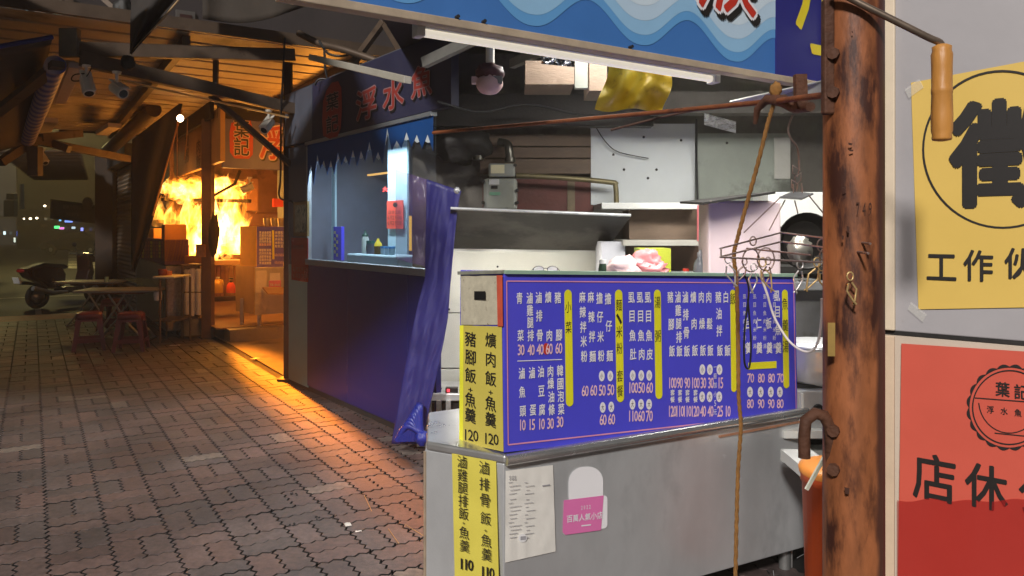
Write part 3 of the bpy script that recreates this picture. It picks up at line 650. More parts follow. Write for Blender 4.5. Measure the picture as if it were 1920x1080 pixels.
for ch, u, v in (('店',1751,896), ('休',1849,913), ('公',1950,930)): pink(g, RW, u, v, ch, 78, 86, 0, 1, .0062)
def annul(cu, cv, r0, r1, nn=60, wob=0):
    a_ = [RW.hit(cu + (r1 + wob*abs(math.sin(i*math.pi/ (nn/20))))*math.cos(2*math.pi*i/nn), cv + (r1 + wob*abs(math.sin(i*math.pi/(nn/20))))*math.sin(2*math.pi*i/nn), .0058) for i in range(nn)]; b_ = ring(RW, cu, cv, r0, r0, nn, .0058)
    g.add(a_+b_, [(i, (i+1) % nn, nn+(i+1) % nn, nn+i) for i in range(nn)])
annul(1893, 764, 68, 70.5); annul(1893, 764, 75, 76.5, 120, 5)
for ch, u, v, s_ in (('葉',1880,730,26), ('記',1915,735,26), ('浮',1857,768,13), ('水',1883,771,13), ('魚',1909,774,13)): pink(g, RW, u, v, ch, s_, s_*1.05, 0, 1, .0058)
for i in range(16): 
    a_, b_ = R(10*i+15), R(10*(i+1)+15); pline(g, RW, 1893+58*math.cos(a_), 750+62*math.sin(a_), 1893+58*math.cos(b_), 750+62*math.sin(b_), 1.8, 0, .0058)
pline(g, RW, 1828, 746, 1960, 756, 2, 0, .0058); pline(g, RW, 1865, 812, 1925, 818, 2, 0, .0058)
build(g, 'lettering', BLACKINK, pr)
ck = thing('awning_crank', 'awning crank handle with bamboo coloured grip hanging before the yellow poster', 'crank', P(1766,260,1.42))
g = MB(); g.tube(smooth([P(1560,-25,1.46), P(1600,0,1.45), P(1680,40,1.43), P(1740,70,1.42), P(1762,80,1.42), P(1766,92,1.42)], 5), .0068, 12); build(g, 'rod', mat('greasy steel rod', C(134,118,104), .35, .7, .2, 20), ck)
g = MB(); prof = [(.006,0),(.016,.002),(.0175,.006),(.0165,.012),(.0185,.02),(.019,.05),(.0178,.09),(.0185,.092),(.0185,.10),(.0178,.102),(.018,.14),(.0188,.165),(.0165,.172),(.017,.18),(.010,.184)]
g.lathe(prof, P(1766,265,1.42), 24, ax=V((0,0,1))); build(g, 'grip', mat('bamboo grip', C(196,136,66), .45, 0, .2, 10, .2, 60, stretch=(1,1,.3)), ck)
# ---------------------------------------------------------------- kitchen contents
BX = V((1,0,0)); BY = V((0,1,0))
hd = thing('range_hood', 'long sooty steel range hood plate over the bright backsplash', 'hood', P(1020,440,5.0))
g = MB()
f0, f1 = P(845,393,4.7), P(1183,406,4.7); r0, r1 = P(838,466,5.3), P(1135,470,5.3)
g.add([f0, f1, r1, r0, f0+UP*.012, f1+UP*.012, r1+UP*.02, r0+UP*.02], [(0,1,2,3), (4,5,6,7), (0,1,5,4), (1,2,6,5), (2,3,7,6), (3,0,4,7)]); build(g, 'plate', mat('sooty steel plate', C(88,84,78), .5, .3, .3, 2.5, .1, 30, stain=(C(40,38,35), 1.6, .42)), hd)
g = MB(); g.tube([f0+UP*.008, f1+UP*.008], .010, 8); build(g, 'lip', STEEL, hd)
BSM = mat('bright backsplash', C(226,226,216), .38, .15, .10, 1.6, .03, 20, stain=(C(150,150,140), 1.3, .6))
bs = thing('backsplash', 'bright stainless backsplash panels between the hood and the stove', 'panel', P(980,640,5.35))
for u0, v0, u1, v1 in ((800,462,1126,586), (800,588,1126,690), (800,692,1126,760)):
    g = MB(); g.fbox(u0, v0, u1, v1, 5.36, .03); build(g, 'sheet', BSM, bs, bevel=.003)
g = MB()
for u, v in ((838,498), (933,500), (842,580), (812,690), (822,688)): g.lathe([(.008,0), (.006,.008)], P(u, v, 5.36), 8, ax=V((0,-1,0)))
build(g, 'screw', DARK, bs)
# stove and prep table at the left
sv = thing('cooking_range', 'black and steel gas range at the left end of the kitchen', 'stove', P(815,830,4.6))
g = MB(); g.fbox(770, 738, 880, 752, 4.9, .4); build(g, 'top', STEEL, sv, bevel=.006)
g = MB(); g.fbox(775, 756, 880, 800, 4.93, .35); build(g, 'oven', DARKP, sv)
for u in (800, 818, 836): 
    g = MB(); g.fbox(u, 752, u+9, 806, 4.88, .03); build(g, 'rail', STEELD, sv)
g = MB(); g.blob(P(815,731,5.0), .045, .05, .03, 0, .3); g.blob(P(800,733,5.0), .03, .04, .02, 0, .3); build(g, 'burner', DARKP, sv)
g = MB(); g.fbox(835, 728, 858, 737, 4.92, .05); build(g, 'igniter', DARKP, sv)
g = MB(); g.fbox(838, 730, 843, 735, 4.91, .008); build(g, 'lamp', mat('red pilot lamp', (.8,.03,.03), .4, emit=((1,.05,.08), 2.0)), sv)
g = MB(); g.box(V((-.38, 5.12, .10)), .5, .36, .18); build(g, 'cabinet', STEELD, sv)
pt = thing('prep_table', 'white steel prep table top behind the yellow price strip', 'table', P(830,825,3.7))
g = MB(); g.obox(P(800,806,4.0), (.5,0,0), V((.13,-.42,0)), UP*.03); build(g, 'top', WHITE, pt, bevel=.006)
for u, v in ((795,820),(900,820)):
    for d in (3.65, 3.95): 
        g = MB(); q = P(u, v, d); g.lathe([(.018,0), (.018,.37)], V((q.x+.03, d, 0)), 8); build(g, 'leg', STEELD, pt)
# gas meter
gm = thing('gas_meter', 'grey gas meter with cream labels under two pipes on the dark wall', 'meter', P(940,402,5.25))
MG = mat('meter grey', C(150,152,142), .5, .1, .1, 8, .05, 30, stain=(C(104,102,94), 5, .62))
g = MB(); g.fbox(906, 334, 970, 396, 5.15, .16); build(g, 'case', MG, gm, bevel=.025)
g = MB(); g.fbox(916, 306, 966, 332, 5.15, .13); build(g, 'head', MG, gm, bevel=.012)
g = MB(); g.fbox(920, 309, 946, 325, 5.145, .01); build(g, 'label', mat('cream label', C(222,214,176), .5), gm)
g = MB(); g.fbox(917, 336, 936, 346, 5.145, .01); build(g, 'label', mat('white label', C(222,220,214), .5), gm)
g = MB(); g.fbox(921, 348, 933, 354, 5.145, .01); build(g, 'dial', DARKP, gm)
g = MB(); g.fbox(918, 360, 938, 366, 5.145, .01); build(g, 'label', mat('green label', C(120,170,140), .5), gm)
g = MB()
for u, v in ((906,340),(906,380),(970,357),(970,380),(966,310)): g.lathe([(.012,0),(.012,.02)], P(u, v, 5.16), 8, ax=V((0,-1,0)))
build(g, 'bolt', DARK, gm)
BR = mat('dull brass pipe', C(126,116,84), .45, .5, .2, 14)
gp = thing('gas_pipe', 'brassy gas pipe running right from the meter and turning down', 'pipe', P(1060,340,5.2))
g = MB(); g.tube(smooth([P(968,329,5.2), P(1060,334,5.2), P(1146,342,5.2), P(1154,348,5.2), P(1156,385,5.2)], 6), .018, 10); build(g, 'run', BR, gp)
for u, v, h_ in ((895,300,36), (954,304,34)): 
    g = MB(); g.tube(smooth([P(u-18,v-h_-4,5.25), P(u-4,v-h_,5.22), P(u,v-h_+8,5.2), P(u+2,v,5.2)], 5), .03, 10); g.lathe([(.04,0),(.04,.03)], P(u+2, v, 5.2), 12); build(g, 'elbow', mat('shiny dark pipe', C(100,98,90), .3, .7, .2, 12), gp)
wb = thing('wall_board', 'stained brown planks on the kitchen wall above the gas pipe', 'board', P(1000,330,5.3))
for v0, v1 in ((252,275), (276,297), (298,327)):
    g = MB(); g.fbox(900, v0, 1108, v1-1, 5.33, .03); build(g, 'plank', BROWN, wb, bevel=.003)
rb = thing('wall_board', 'dark reddish board on the kitchen wall below the gas pipe', 'board', P(1040,400,5.3))
g = MB(); g.fbox(905, 336, 1112, 402, 5.34, .03); build(g, 'sheet', mat('dark red board', C(104,58,52), .65, 0, .25, 4, .2, 40, stain=(C(62,54,50), 3, .55)), rb)
g = MB(); g.fbox(1064, 340, 1078, 402, 5.33, .012); build(g, 'stained_strip', mat('stained strip', C(120,106,84), .7, 0, .2, 14), rb)
wp = thing('wall_panel', 'white and grey sheet panels on the right of the kitchen wall', 'panel', P(1260,390,5.3))
g = MB(); g.fbox(1108, 232, 1303, 384, 5.33, .03); build(g, 'sheet', mat('speckled white sheet', C(206,210,210), .5, 0, .06, 3, .03, 30, stain=(C(150,146,136), 5, .66)), wp)
g = MB(); g.fbox(1304.5, 250, 1482, 400, 5.33, .03); build(g, 'sheet', mat('greenish grey sheet', C(142,148,138), .5, 0, .15, 2.5, .05, 30, stain=(C(92,94,86), 2, .55)), wp)
g = MB(); g.fbox(1452, 258, 1482, 335, 5.32, .008); build(g, 'pale_patch', mat('pale patch', C(178,176,168), .5), wp)
g = MB()
for u, v in ((1207,257),(1277,263),(1170,318),(1231,318),(1215,334),(1150,290),(1363,268)): g.lathe([(.010,0),(.008,.006)], P(u, v, 5.33), 8, ax=V((0,-1,0)))
build(g, 'screw', DARK, wp)
for u, v, w_ in ((1120,240,5),): 
    g = MB(); g.tube(smooth([P(1117,238,5.3), P(1135,265,5.3), P(1160,285,5.3), P(1216,297,5.3)], 5), .004, 5); tag(build(g, 'loose_wire', DARKP), 'thin black wire drooping over the white wall sheet', 'wire')
sh = thing('wall_shelf', 'white shelf with brown cupboards beneath it under the white wall sheets', 'shelf', P(1230,460,5.0))
g = MB(); g.fbox(1128, 380, 1310, 392, 4.85, .45); build(g, 'board', WHITE, sh, bevel=.004)
g = MB(); g.fbox(1180, 393, 1318, 449, 5.0, .3); build(g, 'cupboard', BROWN, sh)
g = MB(); g.fbox(1168, 450, 1328, 461, 4.85, .45); build(g, 'board', mat('grey shelf edge', C(176,172,162), .5, 0, .1), sh, bevel=.004)
g = MB(); g.fbox(1180, 462, 1330, 520, 5.15, .15); build(g, 'back', mat('brown cupboard', C(112,86,70), .6, 0, .2, 5), sh)
g = MB(); g.fbox(1128, 453, 1172, 540, 4.9, .35); build(g, 'end_panel', mat('grey white panel', C(190,190,196), .5, 0, .05), sh)
tag(build((lambda g: (g.fbox(1308, 385, 1330, 452, 4.84, .02), g)[1])(MB()), 'towel', mat('pink red towel', C(214,110,116), .8, 0, .25, 3)), 'pink towel hanging at the end of the brown cupboards', 'towel')
ld = thing('back_counter', 'steel work counter running behind the menu board', 'counter', P(1250,540,4.5))
g = MB(); g.fbox(1100, 528, 1560, 545, 3.9, 1.0); build(g, 'top', STEEL, ld, bevel=.006)
g = MB(); g.fbox(1110, 546, 1560, 800, 4.0, .8); build(g, 'base', STEELD, ld)
def setd(v): return 4.0
g = MB(); g.fbox(1200, 466, 1258, 528, 4.1, .2); tag(build(g, 'carton', mat('yellow green carton', C(206,220,72), .5, 0, .1, 4)), 'yellow green carton beside the pink bags', 'box')
g = MB(); g.blob(P(1210,494,3.98), .085, .06, .075, 0, .5, 3.2, 26, 16, 3); g.blob(P(1225,510,3.95), .08, .06, .06, 0, .6, 3.5, 24, 14, 8)
tag(build(g, 'plastic_bag', mat('pink plastic bag', C(236,150,152), .35, 0, .15, 8)), 'crumpled pink plastic bag standing on the back counter', 'bag')
g = MB(); g.blob(P(1172,506,3.96), .10, .07, .07, 0, .35, 2.5, 24, 14, 5); tag(build(g, 'plastic_bag', mat('pale pink plastic', C(232,202,200), .35, 0, .1, 8)), 'pale whitish pink bag to the left of the crumpled pink bag', 'bag')
bt2 = thing('soap_bottle', 'clear pump bottle standing left of the pink tinted white crate', 'bottle', P(1313,526,4.0))
g = MB(); g.lathe([(.036,0),(.038,.05),(.036,.085),(.018,.115),(.014,.125)], P(1313,524,4.0), 16); build(g, 'body', clear_mat('smoky plastic', C(120,124,130), .75, .15), bt2)
g = MB(); g.lathe([(.016,.123),(.016,.145),(.007,.148),(.007,.16)], P(1313,524,4.0), 12); build(g, 'cap', mat('grey cap', C(140,140,144), .4), bt2)
bx = thing('storage_crate', 'large pinkish white foam crate under a dark lid behind the hanger', 'crate', P(1395,530,3.8))
h_ = V((.985,.17,0)); g = MB(); g.obox(P(1328,520,3.75), BX*.365 , V((.05,.4,0)), UP*.385); build(g, 'body', mat('pinkish foam', C(206,186,186), .6, 0, .04, 5), bx, bevel=.012)
g = MB(); q = P(1318,384,3.7); g.add([q, q+BX*.36+UP*.055, q+V((.42,.45,.07)), q+V((-.02,.42,.02)), q+UP*.012, q+BX*.36+UP*.067, q+V((.42,.45,.082)), q+V((-.02,.42,.032))], [(0,1,2,3),(4,5,6,7),(0,1,5,4),(1,2,6,5),(2,3,7,6),(3,0,4,7)]); build(g, 'lid', DARK, bx)
g = MB(); g.fbox(1440, 360, 1560, 425, 4.6, .3); tag(build(g, 'carton', WHITE, bevel=.006), 'white carton on the shelf above the black wok', 'box')
# dark wok
wk = thing('hanging_wok', 'round black wok hanging beside the white carton', 'wok', P(1510,460,3.9))
g = MB(); g.lathe([(.001,.11),(.06,.10),(.11,.06),(.145,.0),(.15,-.01),(.14,0),(.105,.05)], P(1512,452,3.9), 28, ax=V((.1,1,0))); build(g, 'pan', mat('black iron', C(30,28,27), .35, .5, .3, 9), wk)
g = MB(); g.blob(P(1500,470,3.82), .06, .04, .07, 0, .4, 3); build(g, 'ladle', mat('steel ladle', C(150,146,136), .35, .7, .2, 9), wk)
dk = thing('equipment_shelf', 'dark cluttered shelf of pans above the steel pot', 'shelf', P(1520,640,4.1))
g = MB(); g.fbox(1450, 500, 1600, 512, 4.15, .3); build(g, 'board', DARK, dk)
g = MB(); g.fbox(1470, 514, 1600, 622, 4.4, .1); build(g, 'back', DARKP, dk)
for i in range(5):
    g = MB(); g.blob(P(1475+i*20, 605-(i % 3)*14, 4.2), .05, .05, .035, 0, .4, 2, 14, 10, i); build(g, 'pan', [DARK, BROWN, STEELD][i % 3], dk)
pot = thing('soup_pot', 'wide white steel soup pot on the gas stove by the pole', 'pot', P(1525,715,3.3))
q = P(1530,716,3.3); g = MB(); g.lathe([(.10,0),(.135,.02),(.145,.10),(.15,.15),(.155,.158),(.15,.165)], q, 28); build(g, 'body', mat('white enamel', C(216,214,208), .3, .3, .05, 5, stain=(C(120,116,108), 5, .68)), pot)
g = MB(); g.lathe([(.158,.163),(.158,.172),(.10,.185),(.02,.19)], q, 28); build(g, 'lid', STEEL, pot)
st = thing('gas_stove', 'steel gas stove with a round control hole under the soup pot', 'stove', P(1525,830,3.3))
g = MB(); g.fbox(1470, 733, 1600, 806, 3.15, .4); build(g, 'body', STEEL, st, bevel=.006)
g = MB(); g.fbox(1478, 722, 1600, 732, 3.2, .3); build(g, 'burner', DARK, st)
g = MB(); g.lathe([(.024,0),(.02,.006)], P(1534,768,3.148), 18, ax=V((0,-1,0))); build(g, 'control_hole', DARKP, st)
g = MB(); g.fbox(1502, 738, 1507, 800, 3.14, .02); build(g, 'strap', WHITE, st)
g = MB(); g.fbox(1470, 808, 1600, 822, 3.1, .45); build(g, 'shelf', WHITE, st)
g = MB(); g.fbox(1470, 860, 1600, 868, 3.1, .45); build(g, 'shelf', WHITE, st)
g = MB(); g.fbox(1470, 824, 1600, 858, 3.3, .2); build(g, 'hollow', DARKP, st)
for u in (1475, 1595):
    g = MB(); q = P(u, 868, 3.2); g.obox(V((q.x,3.2,0)), BX*.025, BY*.3, UP*q.z); build(g, 'leg', STEELD, st)
g = MB(); g.fbox(1500, 872, 1560, 893, 2.75, .2); g.fbox(1500, 879, 1560, 884, 2.745, .01, 1); tag(build(g, 'paper_carton', [WHITE, REDINK]), 'white carton with a red band lying on the orange bucket', 'box')
bk = thing('plastic_bucket', 'tall orange plastic bucket between the steel counter and pole', 'bucket', P(1560,1500,2.6) * 1.0)
WLOC[bk.name] = V((1.2, 2.72, 0)); bk.location = (1.2, 2.72, 0)
ORG = mat('orange plastic', C(232,96,40), .35, 0, .08, 5)
zt = P(1530,905,2.62).z
g = MB(); g.lathe([(.115,0),(.12,.02),(.135,zt-.03),(.142,zt-.03),(.142,zt)], (1.2,2.72,0), 28); build(g, 'body', ORG, bk)
g = MB(); g.lathe([(.146,zt),(.148,zt+.02),(.12,zt+.03),(.02,zt+.032)], (1.2,2.72,0), 28); build(g, 'lid', mat('light orange plastic', C(240,150,60), .35, 0, .08), bk)
g = MB(); q = V((1.10,2.72-.12,zt-.09)); g.tube([q+V((0,0,.05)), q+V((.0,-.02,0)), q+V((.07,-.03,0)), q+V((.07,-.02,.05))], .005, 8); build(g, 'handle', STEEL, bk)
g = MB(); g.bar(P(1512,918,2.4), P(1552,846,2.4), .010, .010); tag(build(g, 'plastic_strap', mat('pale strap', C(206,206,186), .5)), 'pale plastic strap slanting over the orange bucket', 'strap')
# ceiling things
fan = thing('wall_fan', 'dusty pink and white fan hanging on a white stem from the batten', 'fan', P(920,70,2.9))
q = P(919,74,2.9)
g = MB(); g.tube([P(919,68,2.9), P(919,118,2.9)], .017, 12); build(g, 'stem', mat('cream stem', C(222,214,196), .5, 0, .05), fan)
g = MB(); g.blob(P(918,136,2.9), .055, .05, .032, 0, .35, 3); build(g, 'motor', mat('dark pink brown', C(92,60,60), .5, 0, .3, 14), fan)
g = MB(); g.blob(P(918,158,2.9), .052, .05, .042, 0, .06); g.fbox(884, 143, 906, 156, 2.9, .03); build(g, 'cover', mat('pinkish cover', C(214,178,170), .45, 0, .1, 12), fan)
g = MB(); g.fbox(922, 142, 942, 156, 2.86, .02); build(g, 'switch_box', mat('grey box', C(120,120,122), .5), fan)
fl = MB(); fl.grid(lambda a_, b_: P((1141 + 118*a_)*(1-b_) + (1120 + 125*a_)*b_ + 5*math.sin(b_*5), (112 + 24*a_)*(1-b_) + (205 + 4*a_)*b_ + 4*math.sin(a_*8), 2.95 + .05*noise.noise(V((a_*3, b_*3, 9))) + .02*math.sin(a_*14+b_*3)), 24, 18)
tag(build(fl, 'flyer_sheet', mat('greasy yellow sheet', C(250,216,66), .4, 0, .08, 5, .1, 20, stain=(C(166,112,44), 6, .52))), 'stained greasy yellow sheet hanging under the fascia batten', 'sheet')
FOIL = mat('crumpled foil', C(190,192,196), .2, .95, .1, 9, .6, 30)
g = MB(); g.grid(lambda a_, b_: P(1015 + 62*a_, 96 + 24*b_ + 6*a_, 3.6 + .12*noise.noise(V((a_*6, b_*4, 2)))), 18, 8); tag(build(g, 'foil_duct', FOIL), 'crumpled foil duct on the kitchen ceiling behind the batten', 'duct')
g = MB(); g.obox(P(985,158,3.8), (.25,0,0), (0,.3,0), UP*.12); tag(build(g, 'carton', BROWN), 'brown carton tucked on the ceiling joists behind the fan', 'box')
g = MB(); g.obox(P(1105,170,3.8), (.09,0,0), (0,.3,0), UP*.14); tag(build(g, 'carton', BROWN), 'narrow brown carton on the ceiling left of the yellow sheet', 'box')
g = MB(); g.fbox(1078, 100, 1102, 165, 3.6, .04); tag(build(g, 'steel_post', mat('pale grey post', C(132,134,126), .5, .2, .1)), 'short pale grey post above the rusty rod left of the yellow sheet', 'post')
g = MB(); g.poly([P(1368,190,3.0), P(1548,150,2.6), P(1548,178,2.6), P(1420,192,3.0)]); g2 = g
tag(build(g, 'roof_flap', mat('ribbed grey flap', C(190,190,182), .5, 0, .08, 20, stretch=(1,6,1)), solid=.006), 'ribbed pale sheet slanting under the fascia by the pole', 'sheet')
g = MB(); g.grid(lambda a_, b_: P(1320 + 60*a_, 212 + 22*b_ + 16*a_, 4.3 + .05*b_), 6, 4); tag(build(g, 'foil_strip', FOIL), 'bent bright foil strip hanging below the roof beam', 'foil')
# spectacles on top of the menu board
gl = thing('eyeglasses', 'thin black framed eyeglasses lying on the top edge of the menu board', 'glasses', CF.hit(1022, 505))
g = MB()
for u in (1010, 1036): g.tube([CF.hit(u + 10*math.cos(R(k*30)), 505 + 6*math.sin(R(k*30)), -.05) for k in range(12)], .0013, 5, closed=True)
g.tube([CF.hit(1020,503,-.05), CF.hit(1026,503,-.05)], .0013, 5); g.tube([CF.hit(1000,503,-.05), CF.hit(995,510,-.02)], .0012, 5); g.tube([CF.hit(1046,503,-.05), CF.hit(1050,510,-.02)], .0012, 5)
build(g, 'frame', DARKP, gl)
for u in (1010, 1036):
    g = MB(); g.poly(ring(CF, u, 505, 9.5, 5.6, 16, -.05)); build(g, 'lens', clear_mat('lens', (.9,.92,.95), .35, .05), gl)
# bits and pieces along the back counter and wall
for k, (u, v, r_, h_, c_3) in enumerate(((1130, 512, .022, .09, C(40,60,44)), (1352, 514, .03, .05, C(40,40,44)), (1376, 510, .034, .07, C(52,48,46)), (1286, 520, .02, .05, C(180,172,160)))):
    q = P(u, 526, 3.95); t_ = thing('condiment_jar', ['small dark green jar left of the pale pink bag', 'low black jar in front of the white crate at its left', 'dark jar before the middle of the white crate', 'small pale jar left of the clear pump bottle'][k], 'jar', q)
    g = MB(); g.lathe([(r_,0), (r_*1.05,h_*.7), (r_*.8,h_)], q, 14); build(g, 'body', mat('jar tone %s' % 'abcd'[k], c_3, .35), t_)
    g = MB(); g.lathe([(r_*.85,h_), (r_*.85,h_*1.25)], q, 14); build(g, 'lid', [WHITE, DARKP, STEELD, REDINK][k], t_)
g = MB(); g.tube(smooth([P(1306,222,5.2), P(1306,300,5.28), P(1308,380,5.28)], 5), .008, 6); tag(build(g, 'conduit', DARKP), 'black conduit between the white and grey wall sheets', 'conduit')
g = MB(); g.tube(smooth([P(820,190,4.6), P(900,210,4.7), P(990,196,4.8), P(1100,216,4.9), P(1220,206,4.9)], 8), .008, 6); tag(build(g, 'power_cable', DARKP), 'black cable sagging across the kitchen ceiling beams', 'cable')
g = MB(); g.blob(P(860,270,5.2), .22, .10, .12, 0, .5, 3); tag(build(g, 'sooty_duct', DARK), 'black sooty duct lump left of the gas meter', 'duct')
# ---------------------------------------------------------------- the blue booth on the pavement
A0 = (-2.21, 7.2); A1 = (-.617, 5.08)
BW = VPlane(A0, A1); BH = BW.h; BN = BW.n
def bz(u, v): return BW.hit(u, v).z
U0 = 545
booth = thing('market_booth', 'navy vinyl market booth with a sliding window and lettered signboard', 'booth', BW.at(1.3, 0))
LB = (BW.hit(812, 500) - BW.at(0,0)).dot(BH)     # wall length used
xs = lambda u: (BW.hit(u, 500) - BW.at(0, 0)).dot(BH)
zs0, zw1, zt = 1.135, 2.20, 2.72
def wbox(s0, s1, z0, z1, off, th, name, m, par=booth, bev=.003):
    g = MB(); g.obox(BW.at(s0, z0, off-th), BH*(s1-s0), BN*th, UP*(z1-z0)); return build(g, name, m, par, bevel=bev)
sA, sB, sE = xs(541), xs(577), xs(815)
GREENP = mat('pale green panel', C(132,176,170), .5, 0, .08, 4, .03, 20)
wbox(sA, sB-.004, .03, 1.12, 0, .04, 'corner_panel', GREENP)
wbox(sA, sB-.004, 1.125, zw1+.02, 0, .04, 'corner_panel', mat('grey blue panel', C(92,98,112), .5, 0, .1, 4))
cuts = [sB, xs(652), xs(765), sE+.03]
for a_, b_ in zip(cuts, cuts[1:]): wbox(a_+.0015, b_-.0015, .05, zs0-.004, .006, .04, 'wall_panel', NAVY)
wbox(sA, sE+.02, -.01, .045, -.01, .06, 'plinth', DARK)
FRM = mat('aluminium frame', C(150,156,160), .4, .5, .1, 8)
wbox(sB, sE, zs0, zs0+.05, .025, .06, 'sill', FRM)
wbox(sB, sE, zw1, zw1+.03, .03, .05, 'header', FRM)
wbox(sB, sB+.03, zs0+.05, zw1, .015, .04, 'window_frame', FRM)
g = MB(); g.poly([BW.at(s_, z_, -.01) for s_, z_ in ((sB+.03, zs0+.05), (sE, zs0+.05), (sE, zw1), (sB+.03, zw1))]); build(g, 'pane', clear_mat('window pane', (.75,.85,.95), .05, .03), booth)
# signboard
wbox(sA, sE+.25, zw1+.032, zt, .03, .06, 'signboard', mat('purple grey sign', C(48,48,72), .5, 0, .12, 3))
wbox(sA, xs(592), zw1+.034, zt-.002, .033, .002, 'sign_edge', mat('grey sign edge', C(84,88,100), .5))
g = MB()
rp_ = [BW.hit(u, v, .036) for u, v in ((612,170),(622,155),(634,152),(640,165),(641,205),(639,240),(633,256),(618,260),(606,255),(604,225),(606,190))]
g.poly(rp_, 0)
for ch, v in (('葉',190), ('記',232)):
    pink(g, BW, 623, v, ch, 23, 32, 2, 2, .0375); pink(g, BW, 623, v, ch, 23, 32, 1, 1, .039)
for ch, u, v in (('浮',686,195), ('水',737,176), ('魚',790,152)):
    pink(g, BW, u+2, v+3, ch, 38, 56, 1, 2, .0365); pink(g, BW, u, v, ch, 38, 56, 2, 2, .038); pink(g, BW, u, v, ch, 38, 56, 0, 1, .0395)
build(g, 'sign_lettering', [mat('dark red sign ink', C(150,54,46), .5, 0, .1), BLACKINK, mat('pinkish outline', C(150,116,118), .5)], booth)
# valance with a ragged lower edge
g = MB(); n = 30; top = []; bot = []; rnd = random.Random(4)
for i in range(n+1):
    s_ = sB+.03 + (sE-sB-.03)*i/n; b_ = zw1 - (.26 if i % 2 == 0 else .14 + rnd.uniform(-.07,.06)) + rnd.uniform(-.05,.04) - .07*(1 if i < 3 else 0) + (.05 if i > 20 else 0)
    bot.append(BW.at(s_, b_, .012)); top.append(BW.at(s_, zw1, .012))
g.add(bot+top, [(i, i+1, n+2+i, n+1+i) for i in range(n)]); build(g, 'valance', mat('printed blue valance', C(16,70,132), .5, 0, .12, 3), booth, solid=.003)
g = MB()
for i in range(1, n, 2): g.poly([bot[i-1]*.5+bot[i]*.5-BN*.004, bot[i]-BN*.004+UP*.012, bot[i+1]*.5+bot[i]*.5-BN*.004, bot[i]-BN*.004-UP*.06])
build(g, 'wave_crest', mat('white valance crest', C(206,214,216), .5, 0, .05), booth, solid=.002)
# inside of the booth
IN = -BN
PB_ = mat('pale blue curtain', C(168,196,206), .6, 0, .08, 20, .05, 60, stretch=(6,6,.3))
def inner(u0, v0, u1, v1, dp, th, name, m, par=booth, bev=.002):
    """panel parallel to the wall, dp behind it, filling the pixels between u0,v0 and u1,v1"""
    a_ = BW.hit(u0, (v0+v1)/2, -dp); b_ = BW.hit(u1, (v0+v1)/2, -dp); z0 = BW.hit((u0+u1)/2, v1, -dp).z; z1 = BW.hit((u0+u1)/2, v0, -dp).z
    a_.z = z0; d_ = V((b_.x-a_.x, b_.y-a_.y, 0)); g = MB(); g.obox(a_, d_, IN*th, UP*(z1-z0)); return build(g, name, m, par, bevel=bev)
inner(520, 150, 900, 505, 1.5, .04, 'back_wall', mat('dim booth wall', C(124,134,148), .6, 0, .15, 3))
inner(590, 250, 628, 496, .42, .02, 'curtain', PB_); inner(727, 225, 763, 497, .42, .02, 'curtain', PB_)
inner(560, 494, 830, 505, .55, .5, 'inner_counter', mat('pale counter', C(150,176,190), .5, 0, .1), booth)
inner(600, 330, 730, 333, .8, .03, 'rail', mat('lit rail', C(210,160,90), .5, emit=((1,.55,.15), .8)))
g = MB(); g.obox(BW.at(sA, zt, -.02), BH*(sE-sA), IN*1.5, UP*.03); build(g, 'ceiling', mat('booth ceiling', C(90,90,96), .6), booth)
g = MB(); g.obox(BW.at(sA, .04, -.05), BH*.03, IN*1.5, UP*2.65); build(g, 'side_wall', mat('booth side', C(100,104,118), .6), booth)
lamp('booth_light', 'AREA', BW.at((sB+sE)/2-.28, 2.13, -.2), 30, (.68,.86,1), 1.35, .06, (0,0,math.atan2(BH.y,BH.x)))
fr = thing('drinks_fridge', 'upright grey fridge with dark glass door inside the booth', 'fridge', BW.hit(700, 480, -1.0))
inner(678, 400, 722, 500, 1.0, .3, 'body', mat('fridge grey', C(120,130,142), .4, .2, .1), fr)
inner(682, 412, 718, 500, .985, .012, 'door_glass', mat('fridge glass', C(66,74,88), .15, 0, .2), fr)
inner(684, 392, 700, 398, .98, .012, 'badge', mat('orange badge', C(200,130,60), .5), fr)
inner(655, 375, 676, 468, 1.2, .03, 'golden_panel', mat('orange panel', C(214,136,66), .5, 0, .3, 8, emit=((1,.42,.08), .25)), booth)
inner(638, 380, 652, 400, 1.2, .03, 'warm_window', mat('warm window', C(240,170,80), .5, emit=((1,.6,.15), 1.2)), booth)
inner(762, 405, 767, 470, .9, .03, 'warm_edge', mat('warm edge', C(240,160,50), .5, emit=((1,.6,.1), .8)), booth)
sg = tag(inner(625, 425, 640, 488, .3, .03, 'menu_sign', MENUB, None), 'narrow blue menu panel with yellow column standing inside the booth window', 'sign')
g = MB()
for i in range(8): pink(g, BW, 632 - (0 if i % 2 else 4), 436+i*6, '肉飯魚湯麵粉肚皮'[i], 4, 6, 0, 1, -.295)
build(g, 'lettering', [YELLOWINK], sg)
no = tag(inner(725, 376, 756, 429, .40, .004, 'closing_notice', mat('red paper', C(222,84,66), .5, 0, .05), None), 'small red closing notice taped inside the booth window', 'notice')
g = MB()
for i, ch in enumerate('店休公告'): pink(g, BW, 731+i*6, 398, ch, 5.5, 7, 0, 0, -.396)
for r_, s_ in ((408,'6月29日起'), (418,'6月29日至')):
    for i, ch in enumerate(s_): pink(g, BW, 728+i*4.6, r_, ch, 4.4, 7, 0, 0, -.396)
g.poly(ring(BW, 741, 384, 4.5, 4.5, 16, -.397), 0); build(g, 'lettering', BLACKINK, no)
led = tag(inner(718, 349, 726, 360, .5, .02, 'led_sign', DARKP, None), 'small lit red digit display inside the booth window', 'display')
